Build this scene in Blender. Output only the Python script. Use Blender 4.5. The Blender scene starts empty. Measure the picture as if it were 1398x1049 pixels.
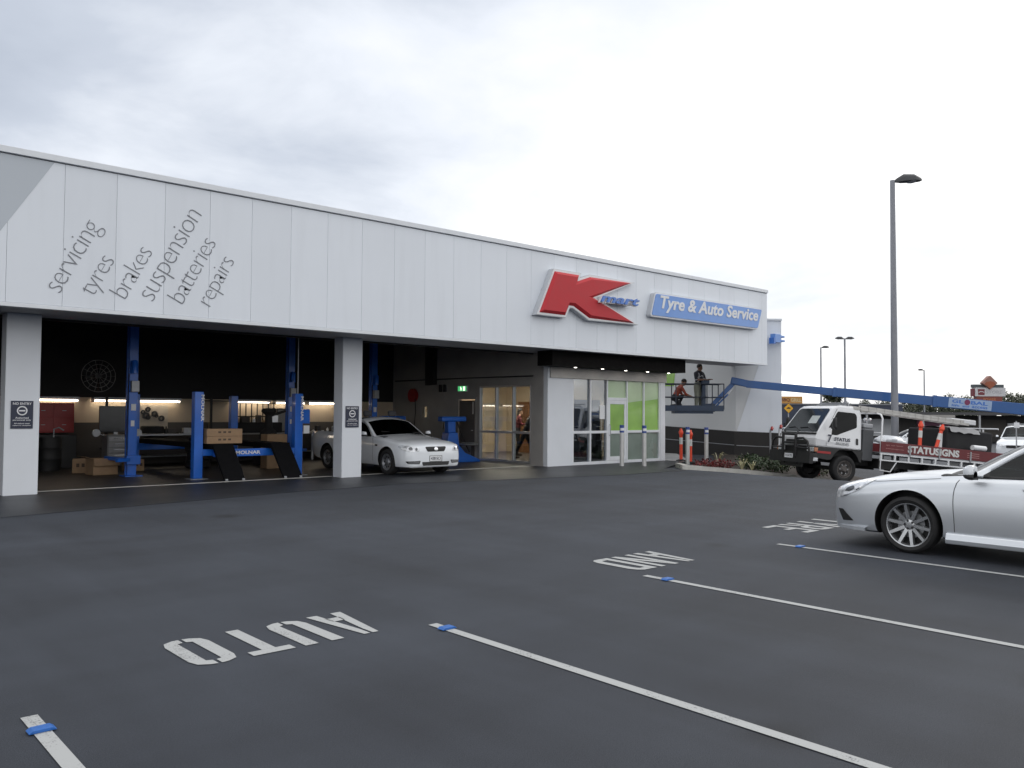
import bpy, bmesh, math, random
from math import sin, cos, pi, radians, sqrt, atan2
from mathutils import Vector, Matrix
from mathutils.bvhtree import BVHTree
import numpy as np

# ------------------------------------------------------------------ camera, sky, sun, exposure
S = bpy.context.scene
C = S.collection
cd = bpy.data.cameras.new('camera'); cam = bpy.data.objects.new('camera', cd); C.objects.link(cam); S.camera = cam
cd.sensor_fit = 'HORIZONTAL'; cd.sensor_width = 36.0; cd.lens = 1140.81 / 1398 * 36
cd.clip_start = 0.05; cd.clip_end = 4000
_r = Vector((0.74427, -0.66785, 0.00596)); _u = Vector((-0.02746, -0.02168, 0.99939)); _f = Vector((0.66731, 0.74398, 0.03448))
cam.matrix_world = Matrix(((_r.x, _u.x, -_f.x, 0), (_r.y, _u.y, -_f.y, 0), (_r.z, _u.z, -_f.z, 1.6), (0, 0, 0, 1)))
S.view_settings.view_transform = 'Standard'; S.view_settings.look = 'None'
S.view_settings.gamma = 1; S.view_settings.exposure = 0.13
S.cycles.use_denoising = True
S.cycles.max_bounces = 6; S.cycles.transparent_max_bounces = 12
S.cycles.caustics_reflective = False; S.cycles.caustics_refractive = False
S.cycles.sample_clamp_indirect = 4.0

SUN_AZ = Vector((0.97, -0.12)).normalized(); SUN_EL = radians(28)      # glow to the right of the picture
sd = bpy.data.lights.new('sun', 'SUN'); so = bpy.data.objects.new('sun', sd); C.objects.link(so)
sd.energy = 0.55; sd.angle = radians(25); sd.color = (1.0, 0.95, 0.88)
sdir = Vector((SUN_AZ.x * cos(SUN_EL), SUN_AZ.y * cos(SUN_EL), sin(SUN_EL)))
so.rotation_euler = sdir.to_track_quat('Z', 'Y').to_euler(); so.location = (0, 0, 40)

W = bpy.data.worlds.new('World'); S.world = W; W.use_nodes = True
def world():
    nt = W.node_tree; N = nt.nodes; L = nt.links; N.clear()
    out = N.new('ShaderNodeOutputWorld')
    sky = N.new('ShaderNodeTexSky'); sky.sky_type = 'NISHITA'; sky.sun_disc = False
    sky.sun_elevation = SUN_EL; sky.sun_rotation = atan2(SUN_AZ.x, SUN_AZ.y)
    b1 = N.new('ShaderNodeBackground'); b1.inputs[1].default_value = 0.1; L.new(sky.outputs[0], b1.inputs[0])
    tc = N.new('ShaderNodeTexCoord'); sp = N.new('ShaderNodeSeparateXYZ'); L.new(tc.outputs['Generated'], sp.inputs[0])
    def math_(op, a, b=None, clamp=False):
        m = N.new('ShaderNodeMath'); m.operation = op; m.use_clamp = clamp
        for i, v in enumerate((a, b)):
            if v is None: continue
            if isinstance(v, (int, float)): m.inputs[i].default_value = v
            else: L.new(v, m.inputs[i])
        return m.outputs[0]
    z = math_('ADD', math_('MAXIMUM', sp.outputs[2], 0.0), 0.22)
    cx = math_('DIVIDE', sp.outputs[0], z); cy = math_('DIVIDE', sp.outputs[1], z)
    cv = N.new('ShaderNodeCombineXYZ'); L.new(cx, cv.inputs[0]); L.new(cy, cv.inputs[1])
    def noise(scale, detail, rough, off, dist=0.3):
        mp = N.new('ShaderNodeMapping'); mp.inputs['Location'].default_value = off; L.new(cv.outputs[0], mp.inputs[0])
        n = N.new('ShaderNodeTexNoise'); n.inputs['Scale'].default_value = scale; n.inputs['Detail'].default_value = detail
        n.inputs['Roughness'].default_value = rough; n.inputs['Distortion'].default_value = dist; L.new(mp.outputs[0], n.inputs[0])
        return n.outputs[0]
    n1 = noise(0.75, 5, 0.5, (3.1, 1.7, 0)); n2 = noise(2.3, 6, 0.55, (8.3, 4.2, 0))
    dt = N.new('ShaderNodeVectorMath'); dt.operation = 'DOT_PRODUCT'; L.new(tc.outputs['Generated'], dt.inputs[0])
    g = Vector((0.12, 0.85, 0.50)).normalized(); dt.inputs[1].default_value = g      # a heavier bank of cloud over the left of the building
    mr = N.new('ShaderNodeMapRange'); mr.interpolation_type = 'SMOOTHSTEP'; mr.inputs[1].default_value = 0.72; mr.inputs[2].default_value = 1.0; mr.inputs[3].default_value = 0.0; mr.inputs[4].default_value = 0.35; L.new(dt.outputs['Value'], mr.inputs[0])
    v = math_('ADD', math_('MULTIPLY', n1, 0.85), math_('MULTIPLY', n2, 0.55))
    v = math_('SUBTRACT', math_('ADD', v, 0.07), mr.outputs[0])
    rp = N.new('ShaderNodeValToRGB'); L.new(v, rp.inputs[0])
    e = rp.color_ramp.elements
    e[0].position = 0.20; e[0].color = (0.48, 0.53, 0.62, 1); e[1].position = 0.92; e[1].color = (2.05, 2.02, 1.98, 1)
    a = e.new(0.42); a.color = (0.60, 0.65, 0.74, 1)
    a = e.new(0.58); a.color = (0.84, 0.88, 0.95, 1)
    a = e.new(0.70); a.color = (0.97, 0.985, 1.01, 1)
    a = e.new(0.78); a.color = (1.16, 1.16, 1.16, 1)
    b2 = N.new('ShaderNodeBackground'); b2.inputs[1].default_value = 1.0; L.new(rp.outputs[0], b2.inputs[0])
    mx = N.new('ShaderNodeMixShader'); mx.inputs[0].default_value = 0.93
    L.new(b1.outputs[0], mx.inputs[1]); L.new(b2.outputs[0], mx.inputs[2]); L.new(mx.outputs[0], out.inputs[0])
world()

# ------------------------------------------------------------------ materials
MATS = {}
def mat(name, col, rough=0.6, metal=0.0, var=0.10, scale=6.0, bump=0.0, bscale=60.0, coat=0.0, spec=0.5, emit=0.0, detail=4.0):
    if name in MATS: return MATS[name]
    m = bpy.data.materials.new(name); m.use_nodes = True; nt = m.node_tree; N = nt.nodes; L = nt.links
    b = N['Principled BSDF']; MATS[name] = m
    b.inputs['Roughness'].default_value = rough; b.inputs['Metallic'].default_value = metal
    b.inputs['Coat Weight'].default_value = coat; b.inputs['Coat Roughness'].default_value = 0.06; b.inputs['Specular IOR Level'].default_value = spec
    tc = N.new('ShaderNodeTexCoord')
    if var:
        n = N.new('ShaderNodeTexNoise'); n.inputs['Scale'].default_value = scale; n.inputs['Detail'].default_value = detail; L.new(tc.outputs['Object'], n.inputs[0])
        mr = N.new('ShaderNodeMapRange'); mr.inputs[1].default_value = 0.3; mr.inputs[2].default_value = 0.7
        mr.inputs[3].default_value = 1 - var; mr.inputs[4].default_value = 1 + var; L.new(n.outputs[0], mr.inputs[0])
        vm = N.new('ShaderNodeVectorMath'); vm.operation = 'SCALE'; vm.inputs[0].default_value = col; L.new(mr.outputs[0], vm.inputs['Scale'])
        L.new(vm.outputs[0], b.inputs['Base Color'])
        r2 = N.new('ShaderNodeMapRange'); r2.inputs[1].default_value = 0.3; r2.inputs[2].default_value = 0.7
        r2.inputs[3].default_value = max(0.02, rough * 0.88); r2.inputs[4].default_value = min(1, rough * 1.12); L.new(n.outputs[0], r2.inputs[0]); L.new(r2.outputs[0], b.inputs['Roughness'])
    else: b.inputs['Base Color'].default_value = (*col, 1)
    if bump:
        n2 = N.new('ShaderNodeTexNoise'); n2.inputs['Scale'].default_value = bscale; n2.inputs['Detail'].default_value = 3; L.new(tc.outputs['Object'], n2.inputs[0])
        bp = N.new('ShaderNodeBump'); bp.inputs['Strength'].default_value = bump; bp.inputs['Distance'].default_value = 0.02; L.new(n2.outputs[0], bp.inputs['Height']); L.new(bp.outputs[0], b.inputs['Normal'])
    if emit:
        b.inputs['Emission Color'].default_value = (*col, 1); b.inputs['Emission Strength'].default_value = emit
    return m
def glassmat(name, tint, k, rough=0.02, base=0.04):
    """thin pane: a fresnel mirror over a tinted see-through layer"""
    m = bpy.data.materials.new(name); m.use_nodes = True; nt = m.node_tree; N = nt.nodes; L = nt.links; N.clear(); MATS[name] = m
    o = N.new('ShaderNodeOutputMaterial'); t = N.new('ShaderNodeBsdfTransparent'); t.inputs[0].default_value = (*tint, 1)
    gl = N.new('ShaderNodeBsdfGlossy'); gl.inputs['Roughness'].default_value = rough; gl.inputs[0].default_value = (0.95, 0.97, 1, 1)
    lw = N.new('ShaderNodeLayerWeight'); lw.inputs[0].default_value = 0.5
    pw = N.new('ShaderNodeMath'); pw.operation = 'POWER'; L.new(lw.outputs['Facing'], pw.inputs[0]); pw.inputs[1].default_value = 5.0
    fz = N.new('ShaderNodeMath'); fz.operation = 'MULTIPLY_ADD'; L.new(pw.outputs[0], fz.inputs[0]); fz.inputs[1].default_value = 0.94; fz.inputs[2].default_value = 0.06; lw = fz
    tc = N.new('ShaderNodeTexCoord'); n = N.new('ShaderNodeTexNoise'); n.inputs['Scale'].default_value = 1.3; L.new(tc.outputs['Object'], n.inputs[0])
    bp = N.new('ShaderNodeBump'); bp.inputs['Strength'].default_value = 0.03; L.new(n.outputs[0], bp.inputs['Height']); L.new(bp.outputs[0], gl.inputs['Normal'])
    mm = N.new('ShaderNodeMath'); mm.operation = 'MULTIPLY'; mm.inputs[1].default_value = k; L.new(lw.outputs[0], mm.inputs[0]); mm.use_clamp = True
    mx = N.new('ShaderNodeMixShader'); L.new(mm.outputs[0], mx.inputs[0]); L.new(t.outputs[0], mx.inputs[1]); L.new(gl.outputs[0], mx.inputs[2]); L.new(mx.outputs[0], o.inputs[0])
    return m
def asphalt(name, c0, c1, rough, patch=0.12, wet=0.0):
    m = bpy.data.materials.new(name); m.use_nodes = True; nt = m.node_tree; N = nt.nodes; L = nt.links; b = N['Principled BSDF']; MATS[name] = m
    tc = N.new('ShaderNodeTexCoord')
    def nz(s, d, r=0.55, stretch=None):
        n = N.new('ShaderNodeTexNoise'); n.inputs['Scale'].default_value = s; n.inputs['Detail'].default_value = d; n.inputs['Roughness'].default_value = r
        if stretch:
            mp = N.new('ShaderNodeMapping'); mp.inputs['Scale'].default_value = stretch; L.new(tc.outputs['Object'], mp.inputs[0]); L.new(mp.outputs[0], n.inputs[0])
        else: L.new(tc.outputs['Object'], n.inputs[0])
        return n.outputs[0]
    def mul(a, k, add=0.0):
        x = N.new('ShaderNodeMath'); x.operation = 'MULTIPLY_ADD'; L.new(a, x.inputs[0]); x.inputs[1].default_value = k; x.inputs[2].default_value = add; return x.outputs[0]
    def add(a, c):
        x = N.new('ShaderNodeMath'); x.operation = 'ADD'; L.new(a, x.inputs[0]); L.new(c, x.inputs[1]); return x.outputs[0]
    big = nz(patch, 5, 0.6); mid = nz(0.9, 5, 0.6); lane = nz(0.35, 4, 0.55, (0.25, 1.6, 1)); bay = nz(0.6, 4, 0.6, (2.6, 0.22, 1)); fine = nz(140, 2); grit = nz(420, 1)
    f = add(add(mul(big, 1.3, -0.65), add(mul(lane, 0.9, -0.45), mul(bay, 0.6, -0.3))), add(mul(mid, 0.5, -0.25), add(mul(fine, 1.3, -0.65), mul(grit, 1.2, -0.6))))
    f = mul(f, 0.95, 0.5)
    rp = N.new('ShaderNodeValToRGB'); L.new(f, rp.inputs[0]); rp.color_ramp.elements[0].color = (*c0, 1); rp.color_ramp.elements[1].color = (*c1, 1)
    rp.color_ramp.elements[0].position = 0.1; rp.color_ramp.elements[1].position = 0.9
    # scattered pale stones and dark drip stains
    v = N.new('ShaderNodeTexVoronoi'); v.inputs['Scale'].default_value = 2.2; L.new(tc.outputs['Object'], v.inputs[0])
    lt = N.new('ShaderNodeMath'); lt.operation = 'LESS_THAN'; lt.inputs[1].default_value = 0.02; L.new(v.outputs['Distance'], lt.inputs[0])
    s1 = N.new('ShaderNodeMix'); s1.data_type = 'RGBA'; L.new(mul(lt.outputs[0], 0.22), s1.inputs['Factor']); L.new(rp.outputs[0], s1.inputs['A']); s1.inputs['B'].default_value = (0.28, 0.28, 0.28, 1)
    v2 = N.new('ShaderNodeTexVoronoi'); v2.inputs['Scale'].default_value = 0.5; L.new(tc.outputs['Object'], v2.inputs[0])
    sm = N.new('ShaderNodeMapRange'); sm.interpolation_type = 'SMOOTHSTEP'; sm.inputs[1].default_value = 0.02; sm.inputs[2].default_value = 0.16; sm.inputs[3].default_value = 0.75; sm.inputs[4].default_value = 0.0; L.new(add(v2.outputs['Distance'], mul(mid, 0.14, -0.07)), sm.inputs[0])
    s2 = N.new('ShaderNodeMix'); s2.data_type = 'RGBA'; L.new(sm.outputs[0], s2.inputs['Factor']); L.new(s1.outputs['Result'], s2.inputs['A']); s2.inputs['B'].default_value = (c0[0] * 0.6, c0[1] * 0.6, c0[2] * 0.6, 1)
    L.new(s2.outputs['Result'], b.inputs['Base Color'])
    L.new(mul(big, 0.25, rough - 0.125), b.inputs['Roughness'])
    bp = N.new('ShaderNodeBump'); bp.inputs['Strength'].default_value = 0.35 if not wet else 0.12; bp.inputs['Distance'].default_value = 0.006; L.new(add(fine, grit), bp.inputs['Height']); L.new(bp.outputs[0], b.inputs['Normal'])
    return m
def worn_paint():
    m = bpy.data.materials.new('road_paint'); m.use_nodes = True; nt = m.node_tree; N = nt.nodes; L = nt.links; b = N['Principled BSDF']; MATS['road_paint'] = m
    tc = N.new('ShaderNodeTexCoord'); n = N.new('ShaderNodeTexNoise'); n.inputs['Scale'].default_value = 90; n.inputs['Detail'].default_value = 5; L.new(tc.outputs['Object'], n.inputs[0])
    n2 = N.new('ShaderNodeTexNoise'); n2.inputs['Scale'].default_value = 3; L.new(tc.outputs['Object'], n2.inputs[0])
    ad = N.new('ShaderNodeMath'); ad.operation = 'MULTIPLY_ADD'; L.new(n2.outputs[0], ad.inputs[0]); ad.inputs[1].default_value = 0.5; L.new(n.outputs[0], ad.inputs[2])
    rp = N.new('ShaderNodeValToRGB'); L.new(ad.outputs[0], rp.inputs[0]); rp.color_ramp.elements[0].position = 0.50; rp.color_ramp.elements[0].color = (0.12, 0.12, 0.125, 1); rp.color_ramp.elements[1].position = 0.66; rp.color_ramp.elements[1].color = (0.39, 0.40, 0.40, 1)
    L.new(rp.outputs[0], b.inputs['Base Color']); b.inputs['Roughness'].default_value = 0.7
    return m

MA = asphalt('asphalt', (0.0055, 0.0075, 0.0125), (0.041, 0.049, 0.066), 0.76)
MAP = asphalt('sealed_apron', (0.010, 0.012, 0.015), (0.028, 0.031, 0.038), 0.46, 0.3, 1)
MFL = asphalt('workshop_concrete', (0.030, 0.026, 0.023), (0.060, 0.052, 0.045), 0.5, 0.4, 1)
MPAINT = worn_paint()
def cladding(name, col):
    """painted panel: each panel a touch different, faint streaks running down from the coping"""
    m = mat(name, col, 0.42, var=0.02, scale=0.7); nt = m.node_tree; N = nt.nodes; L = nt.links; b = N['Principled BSDF']
    src = b.inputs['Base Color'].links[0].from_socket
    g = N.new('ShaderNodeNewGeometry'); a = N.new('ShaderNodeMapRange'); a.inputs[3].default_value = 0.965; a.inputs[4].default_value = 1.02; L.new(g.outputs['Random Per Island'], a.inputs[0])
    tc = N.new('ShaderNodeTexCoord'); mp = N.new('ShaderNodeMapping'); mp.inputs['Scale'].default_value = (2.2, 2.2, 0.22); L.new(tc.outputs['Object'], mp.inputs[0])
    n = N.new('ShaderNodeTexNoise'); n.inputs['Scale'].default_value = 1.6; n.inputs['Detail'].default_value = 4; L.new(mp.outputs[0], n.inputs[0])
    s_ = N.new('ShaderNodeMapRange'); s_.inputs[1].default_value = 0.52; s_.inputs[2].default_value = 0.80; s_.inputs[3].default_value = 1.0; s_.inputs[4].default_value = 0.955; L.new(n.outputs[0], s_.inputs[0])
    k = N.new('ShaderNodeMath'); k.operation = 'MULTIPLY'; L.new(a.outputs[0], k.inputs[0]); L.new(s_.outputs[0], k.inputs[1])
    v = N.new('ShaderNodeVectorMath'); v.operation = 'SCALE'; L.new(src, v.inputs[0]); L.new(k.outputs[0], v.inputs['Scale']); L.new(v.outputs[0], b.inputs['Base Color'])
    n3 = N.new('ShaderNodeTexNoise'); n3.inputs['Scale'].default_value = 0.9; L.new(tc.outputs['Object'], n3.inputs[0]); bp = N.new('ShaderNodeBump'); bp.inputs['Strength'].default_value = 0.06; bp.inputs['Distance'].default_value = 0.05; L.new(n3.outputs[0], bp.inputs['Height']); L.new(bp.outputs[0], b.inputs['Normal'])
    return m
M_CLAD = cladding('clad_white', (0.745, 0.785, 0.845))
M_CLADG = mat('clad_grey', (0.47, 0.51, 0.56), 0.42, var=0.025, scale=0.7)
M_TRIM = mat('trim_white', (0.72, 0.75, 0.79), 0.4, var=0.03)
M_DARKGAP = mat('gap_dark', (0.22, 0.23, 0.25), 0.9, var=0)
M_SOFFIT = mat('soffit_grey', (0.52, 0.52, 0.53), 0.7, var=0.05, scale=1)
M_PIL = mat('pillar_white', (0.72, 0.75, 0.80), 0.5, var=0.03, scale=1.2)
M_BLACK = mat('matt_black', (0.012, 0.012, 0.013), 0.6, var=0.1)
M_RUB = mat('rubber', (0.014, 0.014, 0.015), 0.82, var=0.2, scale=20, bump=0.1)
M_ALU = mat('aluminium', (0.62, 0.63, 0.65), 0.38, 0.75, var=0.05, scale=10)
M_ALUW = mat('white_aluminium', (0.74, 0.76, 0.80), 0.4, var=0.03)
M_STEEL = mat('galvanised_steel', (0.36, 0.37, 0.39), 0.5, 0.6, var=0.12, scale=12)
M_GALVP = mat('pole_grey', (0.25, 0.26, 0.29), 0.55, 0.3, var=0.1, scale=2)
M_WALLIN = mat('workshop_wall_grey', (0.34, 0.325, 0.31), 0.8, var=0.10, scale=1.5)
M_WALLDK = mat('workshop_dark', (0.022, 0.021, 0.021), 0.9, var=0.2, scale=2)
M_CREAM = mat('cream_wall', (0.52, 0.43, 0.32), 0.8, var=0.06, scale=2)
M_DADO = mat('dado_grey', (0.085, 0.078, 0.072), 0.8, var=0.12, scale=2)
M_BLUE = mat('hoist_blue', (0.012, 0.135, 0.60), 0.38, var=0.08, scale=4, coat=0.3)
M_WHITE = mat('white_plain', (0.75, 0.76, 0.78), 0.45, var=0.03)
M_CARD = mat('cardboard', (0.36, 0.235, 0.14), 0.85, var=0.10, scale=8)
M_REDC = mat('red_cabinet', (0.36, 0.025, 0.025), 0.4, var=0.08)
M_TAN = mat('office_wall', (0.62, 0.52, 0.39), 0.8, var=0.03)
M_WOOD = mat('brown_door', (0.22, 0.105, 0.05), 0.5, var=0.2, scale=3)
M_LGREEN = mat('green_film', (0.28, 0.50, 0.10), 0.22, var=0.22, scale=0.9, coat=0.5)
M_PGREEN = mat('pale_green_film', (0.40, 0.52, 0.33), 0.22, var=0.12, scale=0.8, coat=0.5)
M_FROST = mat('frosted_film', (0.20, 0.25, 0.22), 0.25, var=0.12, scale=1.5, coat=0.5)
M_GLASS = glassmat('clear_glass', (0.78, 0.82, 0.84), 1.3)
M_SHOPGL = glassmat('shop_glass', (0.60, 0.66, 0.72), 2.6)
M_CARGL = glassmat('car_glass', (0.09, 0.125, 0.12), 0.5)
M_TUBE = mat('fluorescent_tube', (1.0, 0.86, 0.68), 0.5, var=0, emit=9.0)
M_PANELL = mat('ceiling_light_panel', (1.0, 0.85, 0.66), 0.5, var=0, emit=36.0)
M_DOWNL = mat('downlight_lamp', (1.0, 0.93, 0.82), 0.5, var=0, emit=14.0)
M_EXIT = mat('exit_green', (0.10, 0.75, 0.25), 0.5, var=0, emit=0.55)
M_EXITW = mat('exit_white', (0.85, 1.0, 0.80), 0.5, var=0, emit=1.2)
M_RED = mat('sign_red', (0.50, 0.030, 0.040), 0.5, var=0.03, spec=0.3)
M_SILV = mat('sign_edge', (0.50, 0.52, 0.55), 0.4, var=0.05)
M_SBLUE = mat('sign_blue', (0.13, 0.29, 0.68), 0.35, var=0.04, coat=0.3)
M_LBLUE = mat('letter_blue', (0.04, 0.16, 0.55), 0.35, var=0.03, coat=0.3)
M_NAVY = mat('notice_navy', (0.016, 0.022, 0.05), 0.35, var=0.05)
M_LETG = mat('letter_grey', (0.20, 0.21, 0.235), 0.6, var=0.02)
M_ORANGE = mat('bollard_orange', (0.80, 0.075, 0.03), 0.45, var=0.06)
M_REFL = mat('reflective_band', (0.62, 0.63, 0.62), 0.35, var=0.06)
M_CONC = mat('kerb_concrete', (0.50, 0.49, 0.46), 0.85, var=0.12, scale=5, bump=0.15)
M_SOIL = mat('garden_mulch', (0.035, 0.026, 0.02), 0.95, var=0.5, scale=30, bump=0.6, bscale=40)
M_BROWN = mat('dark_brown_base', (0.022, 0.020, 0.020), 0.7, var=0.08, scale=2)
M_WING = mat('wing_grey', (0.64, 0.655, 0.665), 0.6, var=0.03, scale=1)
M_SEDAN = mat('car_paint_silver', (0.64, 0.67, 0.71), 0.34, 0.62, var=0.0, coat=0.5)
M_CARW = mat('car_paint_white', (0.80, 0.83, 0.87), 0.22, var=0.012, scale=1.5, coat=0.9)
M_TRUCKW = mat('truck_white', (0.74, 0.75, 0.77), 0.3, var=0.04, coat=0.5, scale=2)
M_PLASB = mat('black_plastic', (0.018, 0.018, 0.019), 0.5, var=0.1)
M_CHROME = mat('chrome', (0.75, 0.76, 0.78), 0.14, 1.0, var=0)
M_ALLOY = mat('alloy_wheel', (0.52, 0.53, 0.55), 0.26, 0.85, var=0.05)
M_LAMP = mat('lamp_lens', (0.68, 0.70, 0.73), 0.10, 0.25, var=0.35, scale=14, coat=1.0)
M_LAMPD = mat('lamp_dark', (0.07, 0.075, 0.085), 0.15, 0.3, var=0.4, scale=22, coat=1.0)
M_BOOM = mat('boom_blue', (0.018, 0.095, 0.30), 0.4, var=0.08, scale=2, coat=0.2)
M_TRED = mat('tray_red', (0.13, 0.014, 0.018), 0.45, var=0.08)
M_SEAT = mat('seat_fabric', (0.05, 0.05, 0.055), 0.9, var=0.15, scale=20)

# ------------------------------------------------------------------ mesh helpers
class MB:
    def __init__(s): s.v = []; s.f = []; s.m = []; s.cur = 0
    def mi(s, i): s.cur = i; return s
    def add(s, vs, fs, m=None):
        o = len(s.v); s.v += [tuple(p) for p in vs]
        for f in fs: s.f.append(tuple(o + i for i in f)); s.m.append(s.cur if m is None else m)
        return s
    def box(s, x0, x1, y0, y1, z0, z1, m=None, R=None, c=None):
        vs = [Vector((x, y, z)) for z in (z0, z1) for y in (y0, y1) for x in (x0, x1)]
        if R is not None: vs = [R @ p + Vector(c) for p in vs]
        return s.add(vs, [(0, 2, 3, 1), (4, 5, 7, 6), (0, 1, 5, 4), (2, 6, 7, 3), (0, 4, 6, 2), (1, 3, 7, 5)], m)
    def bar(s, p0, p1, w, h, m=None, up=(0, 0, 1)):
        p0 = Vector(p0); p1 = Vector(p1); d = (p1 - p0); l = d.length; d.normalize()
        up = Vector(up)
        if abs(d.dot(up)) > 0.98: up = Vector((0, 1, 0))
        sx = d.cross(up).normalized(); uz = sx.cross(d)
        R = Matrix((d, sx, uz)).transposed()
        return s.box(0, l, -w / 2, w / 2, -h / 2, h / 2, m, R, p0)
    def tube(s, pts, r, n=10, m=None, caps=True):
        pts = [Vector(p) for p in pts]; rs = r if isinstance(r, (list, tuple)) else [r] * len(pts)
        rings = []; prev = None
        for i, p in enumerate(pts):
            d = (pts[min(i + 1, len(pts) - 1)] - pts[max(i - 1, 0)]).normalized()
            if prev is None:
                a = Vector((0, 0, 1)) if abs(d.z) < 0.9 else Vector((1, 0, 0)); x = d.cross(a).normalized()
            else: x = (prev - d * prev.dot(d)).normalized()
            prev = x; y = d.cross(x)
            rings.append([p + (x * cos(2 * pi * k / n) + y * sin(2 * pi * k / n)) * rs[i] for k in range(n)])
        vs = [q for g in rings for q in g]; fs = []
        for i in range(len(pts) - 1):
            for k in range(n):
                a = i * n + k; b = i * n + (k + 1) % n; fs.append((a, b, b + n, a + n))
        if caps: fs.append(tuple(reversed(range(n)))); fs.append(tuple(range((len(pts) - 1) * n, len(pts) * n)))
        return s.add(vs, fs, m)
    def lathe(s, prof, c=(0, 0, 0), axis='z', n=24, m=None):
        """prof: (radius, height) pairs, revolved about the axis"""
        c = Vector(c); vs = []; fs = []
        for r, h in prof:
            for k in range(n):
                a = 2 * pi * k / n; x, y = r * cos(a), r * sin(a)
                q = {'z': (x, y, h), 'y': (x, h, y), 'x': (h, x, y)}[axis]; vs.append(c + Vector(q))
        for i in range(len(prof) - 1):
            for k in range(n):
                a = i * n + k; b = i * n + (k + 1) % n
                fs.append((a, b, b + n, a + n) if axis != 'y' else (a, a + n, b + n, b))
        return s.add(vs, fs, m)
    def prism(s, poly, d0, d1, plane='xz', m=None):
        """poly in the named plane, extruded between d0 and d1 along the third axis"""
        def P(a, b, d): return {'xz': (a, d, b), 'xy': (a, b, d), 'yz': (d, a, b)}[plane]
        n = len(poly); vs = [P(a, b, d0) for a, b in poly] + [P(a, b, d1) for a, b in poly]
        fs = [tuple(range(n)), tuple(reversed(range(n, 2 * n)))] + [(i, i + n, (i + 1) % n + n, (i + 1) % n) for i in range(n)]
        return s.add(vs, fs, m)
    def ell(s, c, r, n=10, m=None, R=None):
        c = Vector(c); vs = []; fs = []; k = n // 2 + 1
        for i in range(k + 1):
            t = pi * i / k
            for j in range(n):
                q = Vector((r[0] * sin(t) * cos(2 * pi * j / n), r[1] * sin(t) * sin(2 * pi * j / n), r[2] * cos(t)))
                vs.append(c + (R @ q if R is not None else q))
        for i in range(k):
            for j in range(n): fs.append((i * n + j, (i + 1) * n + j, (i + 1) * n + (j + 1) % n, i * n + (j + 1) % n))
        return s.add(vs, fs, m)
    def mesh(s, name, mats, shift=None, smooth=None, fix=True):
        me = bpy.data.meshes.new(name)
        vs = s.v if shift is None else [(p[0] - shift[0], p[1] - shift[1], p[2] - shift[2]) for p in s.v]
        me.from_pydata(vs, [], s.f)
        for a in (mats if isinstance(mats, (list, tuple)) else [mats]): me.materials.append(a)
        me.polygons.foreach_set('material_index', s.m)
        bm = bmesh.new(); bm.from_mesh(me)
        bmesh.ops.remove_doubles(bm, verts=bm.verts, dist=1e-5)
        bmesh.ops.dissolve_degenerate(bm, dist=1e-6, edges=bm.edges)
        if fix: bmesh.ops.recalc_face_normals(bm, faces=bm.faces)
        bm.to_mesh(me); bm.free()
        if smooth:
            me.polygons.foreach_set('use_smooth', [True] * len(me.polygons)); me.set_sharp_from_angle(angle=radians(smooth))
        me.update(); return me
    def build(s, name, mats, parent=None, world=True, smooth=None, bevel=0, fix=True):
        me = s.mesh(name, mats, parent.location if (parent is not None and world) else None, smooth, fix)
        o = bpy.data.objects.new(name, me); C.objects.link(o)
        if parent is not None: o.parent = parent
        if bevel:
            b = o.modifiers.new('bevel', 'BEVEL'); b.width = bevel; b.segments = 2; b.limit_method = 'ANGLE'; b.angle_limit = radians(40)
        return o
def tag(o, label=None, cat=None, group=None, kind=None):
    if label: o['label'] = label
    if cat: o['category'] = cat
    if group: o['group'] = group
    if kind: o['kind'] = kind
    return o
def thing(name, label, cat, loc=(0, 0, 0), rz=0, group=None):
    o = bpy.data.objects.new(name, None); C.objects.link(o); o.location = loc; o.rotation_euler = (0, 0, rz); o.empty_display_size = 0.2
    return tag(o, label, cat, group)
def place_base(o, mb_obj=None): return o
def copy_tree(o, loc=None, rz=None, label=None, group=None):
    def rec(a, par):
        c = a.copy(); C.objects.link(c)
        if par is not None: c.parent = par
        for ch in a.children: rec(ch, c)
        return c
    c = rec(o, None)
    if loc is not None: c.location = loc
    if rz is not None: c.rotation_euler[2] = rz
    if label: c['label'] = label
    if group: c['group'] = group
    return c
def solo(mb, name, mats, label, cat, base, group=None, smooth=None, bevel=0):
    """a thing that is one mesh, its origin at its base"""
    me = mb.mesh(name, mats, base, smooth); o = bpy.data.objects.new(name, me); C.objects.link(o); o.location = base
    if bevel:
        b = o.modifiers.new('bevel', 'BEVEL'); b.width = bevel; b.segments = 2; b.limit_method = 'ANGLE'; b.angle_limit = radians(40)
    return tag(o, label, cat, group)
def struct(mb, name, mats, label=None, smooth=None):
    o = mb.build(name, mats, None, smooth=smooth); o['kind'] = 'structure'
    if label: o['label'] = label
    return o
def offset_poly(pts, d, lim=3.0):
    """grow (d>0) a counter-clockwise polygon by d with limited mitres"""
    n = len(pts); A = sum(pts[i][0] * pts[(i + 1) % n][1] - pts[(i + 1) % n][0] * pts[i][1] for i in range(n)); sg = 1 if A > 0 else -1
    out = []
    for i in range(n):
        p = Vector(pts[i]); a = (p - Vector(pts[i - 1])).normalized(); b = (Vector(pts[(i + 1) % n]) - p).normalized()
        na = Vector((a.y, -a.x)) * sg; nb = Vector((b.y, -b.x)) * sg; m = na + nb
        if m.length < 1e-4: m = na.copy()
        m.normalize(); k = d / max(m.dot(na), 1 / lim); q = p + m * k; out.append((q.x, q.y))
    return out
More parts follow.
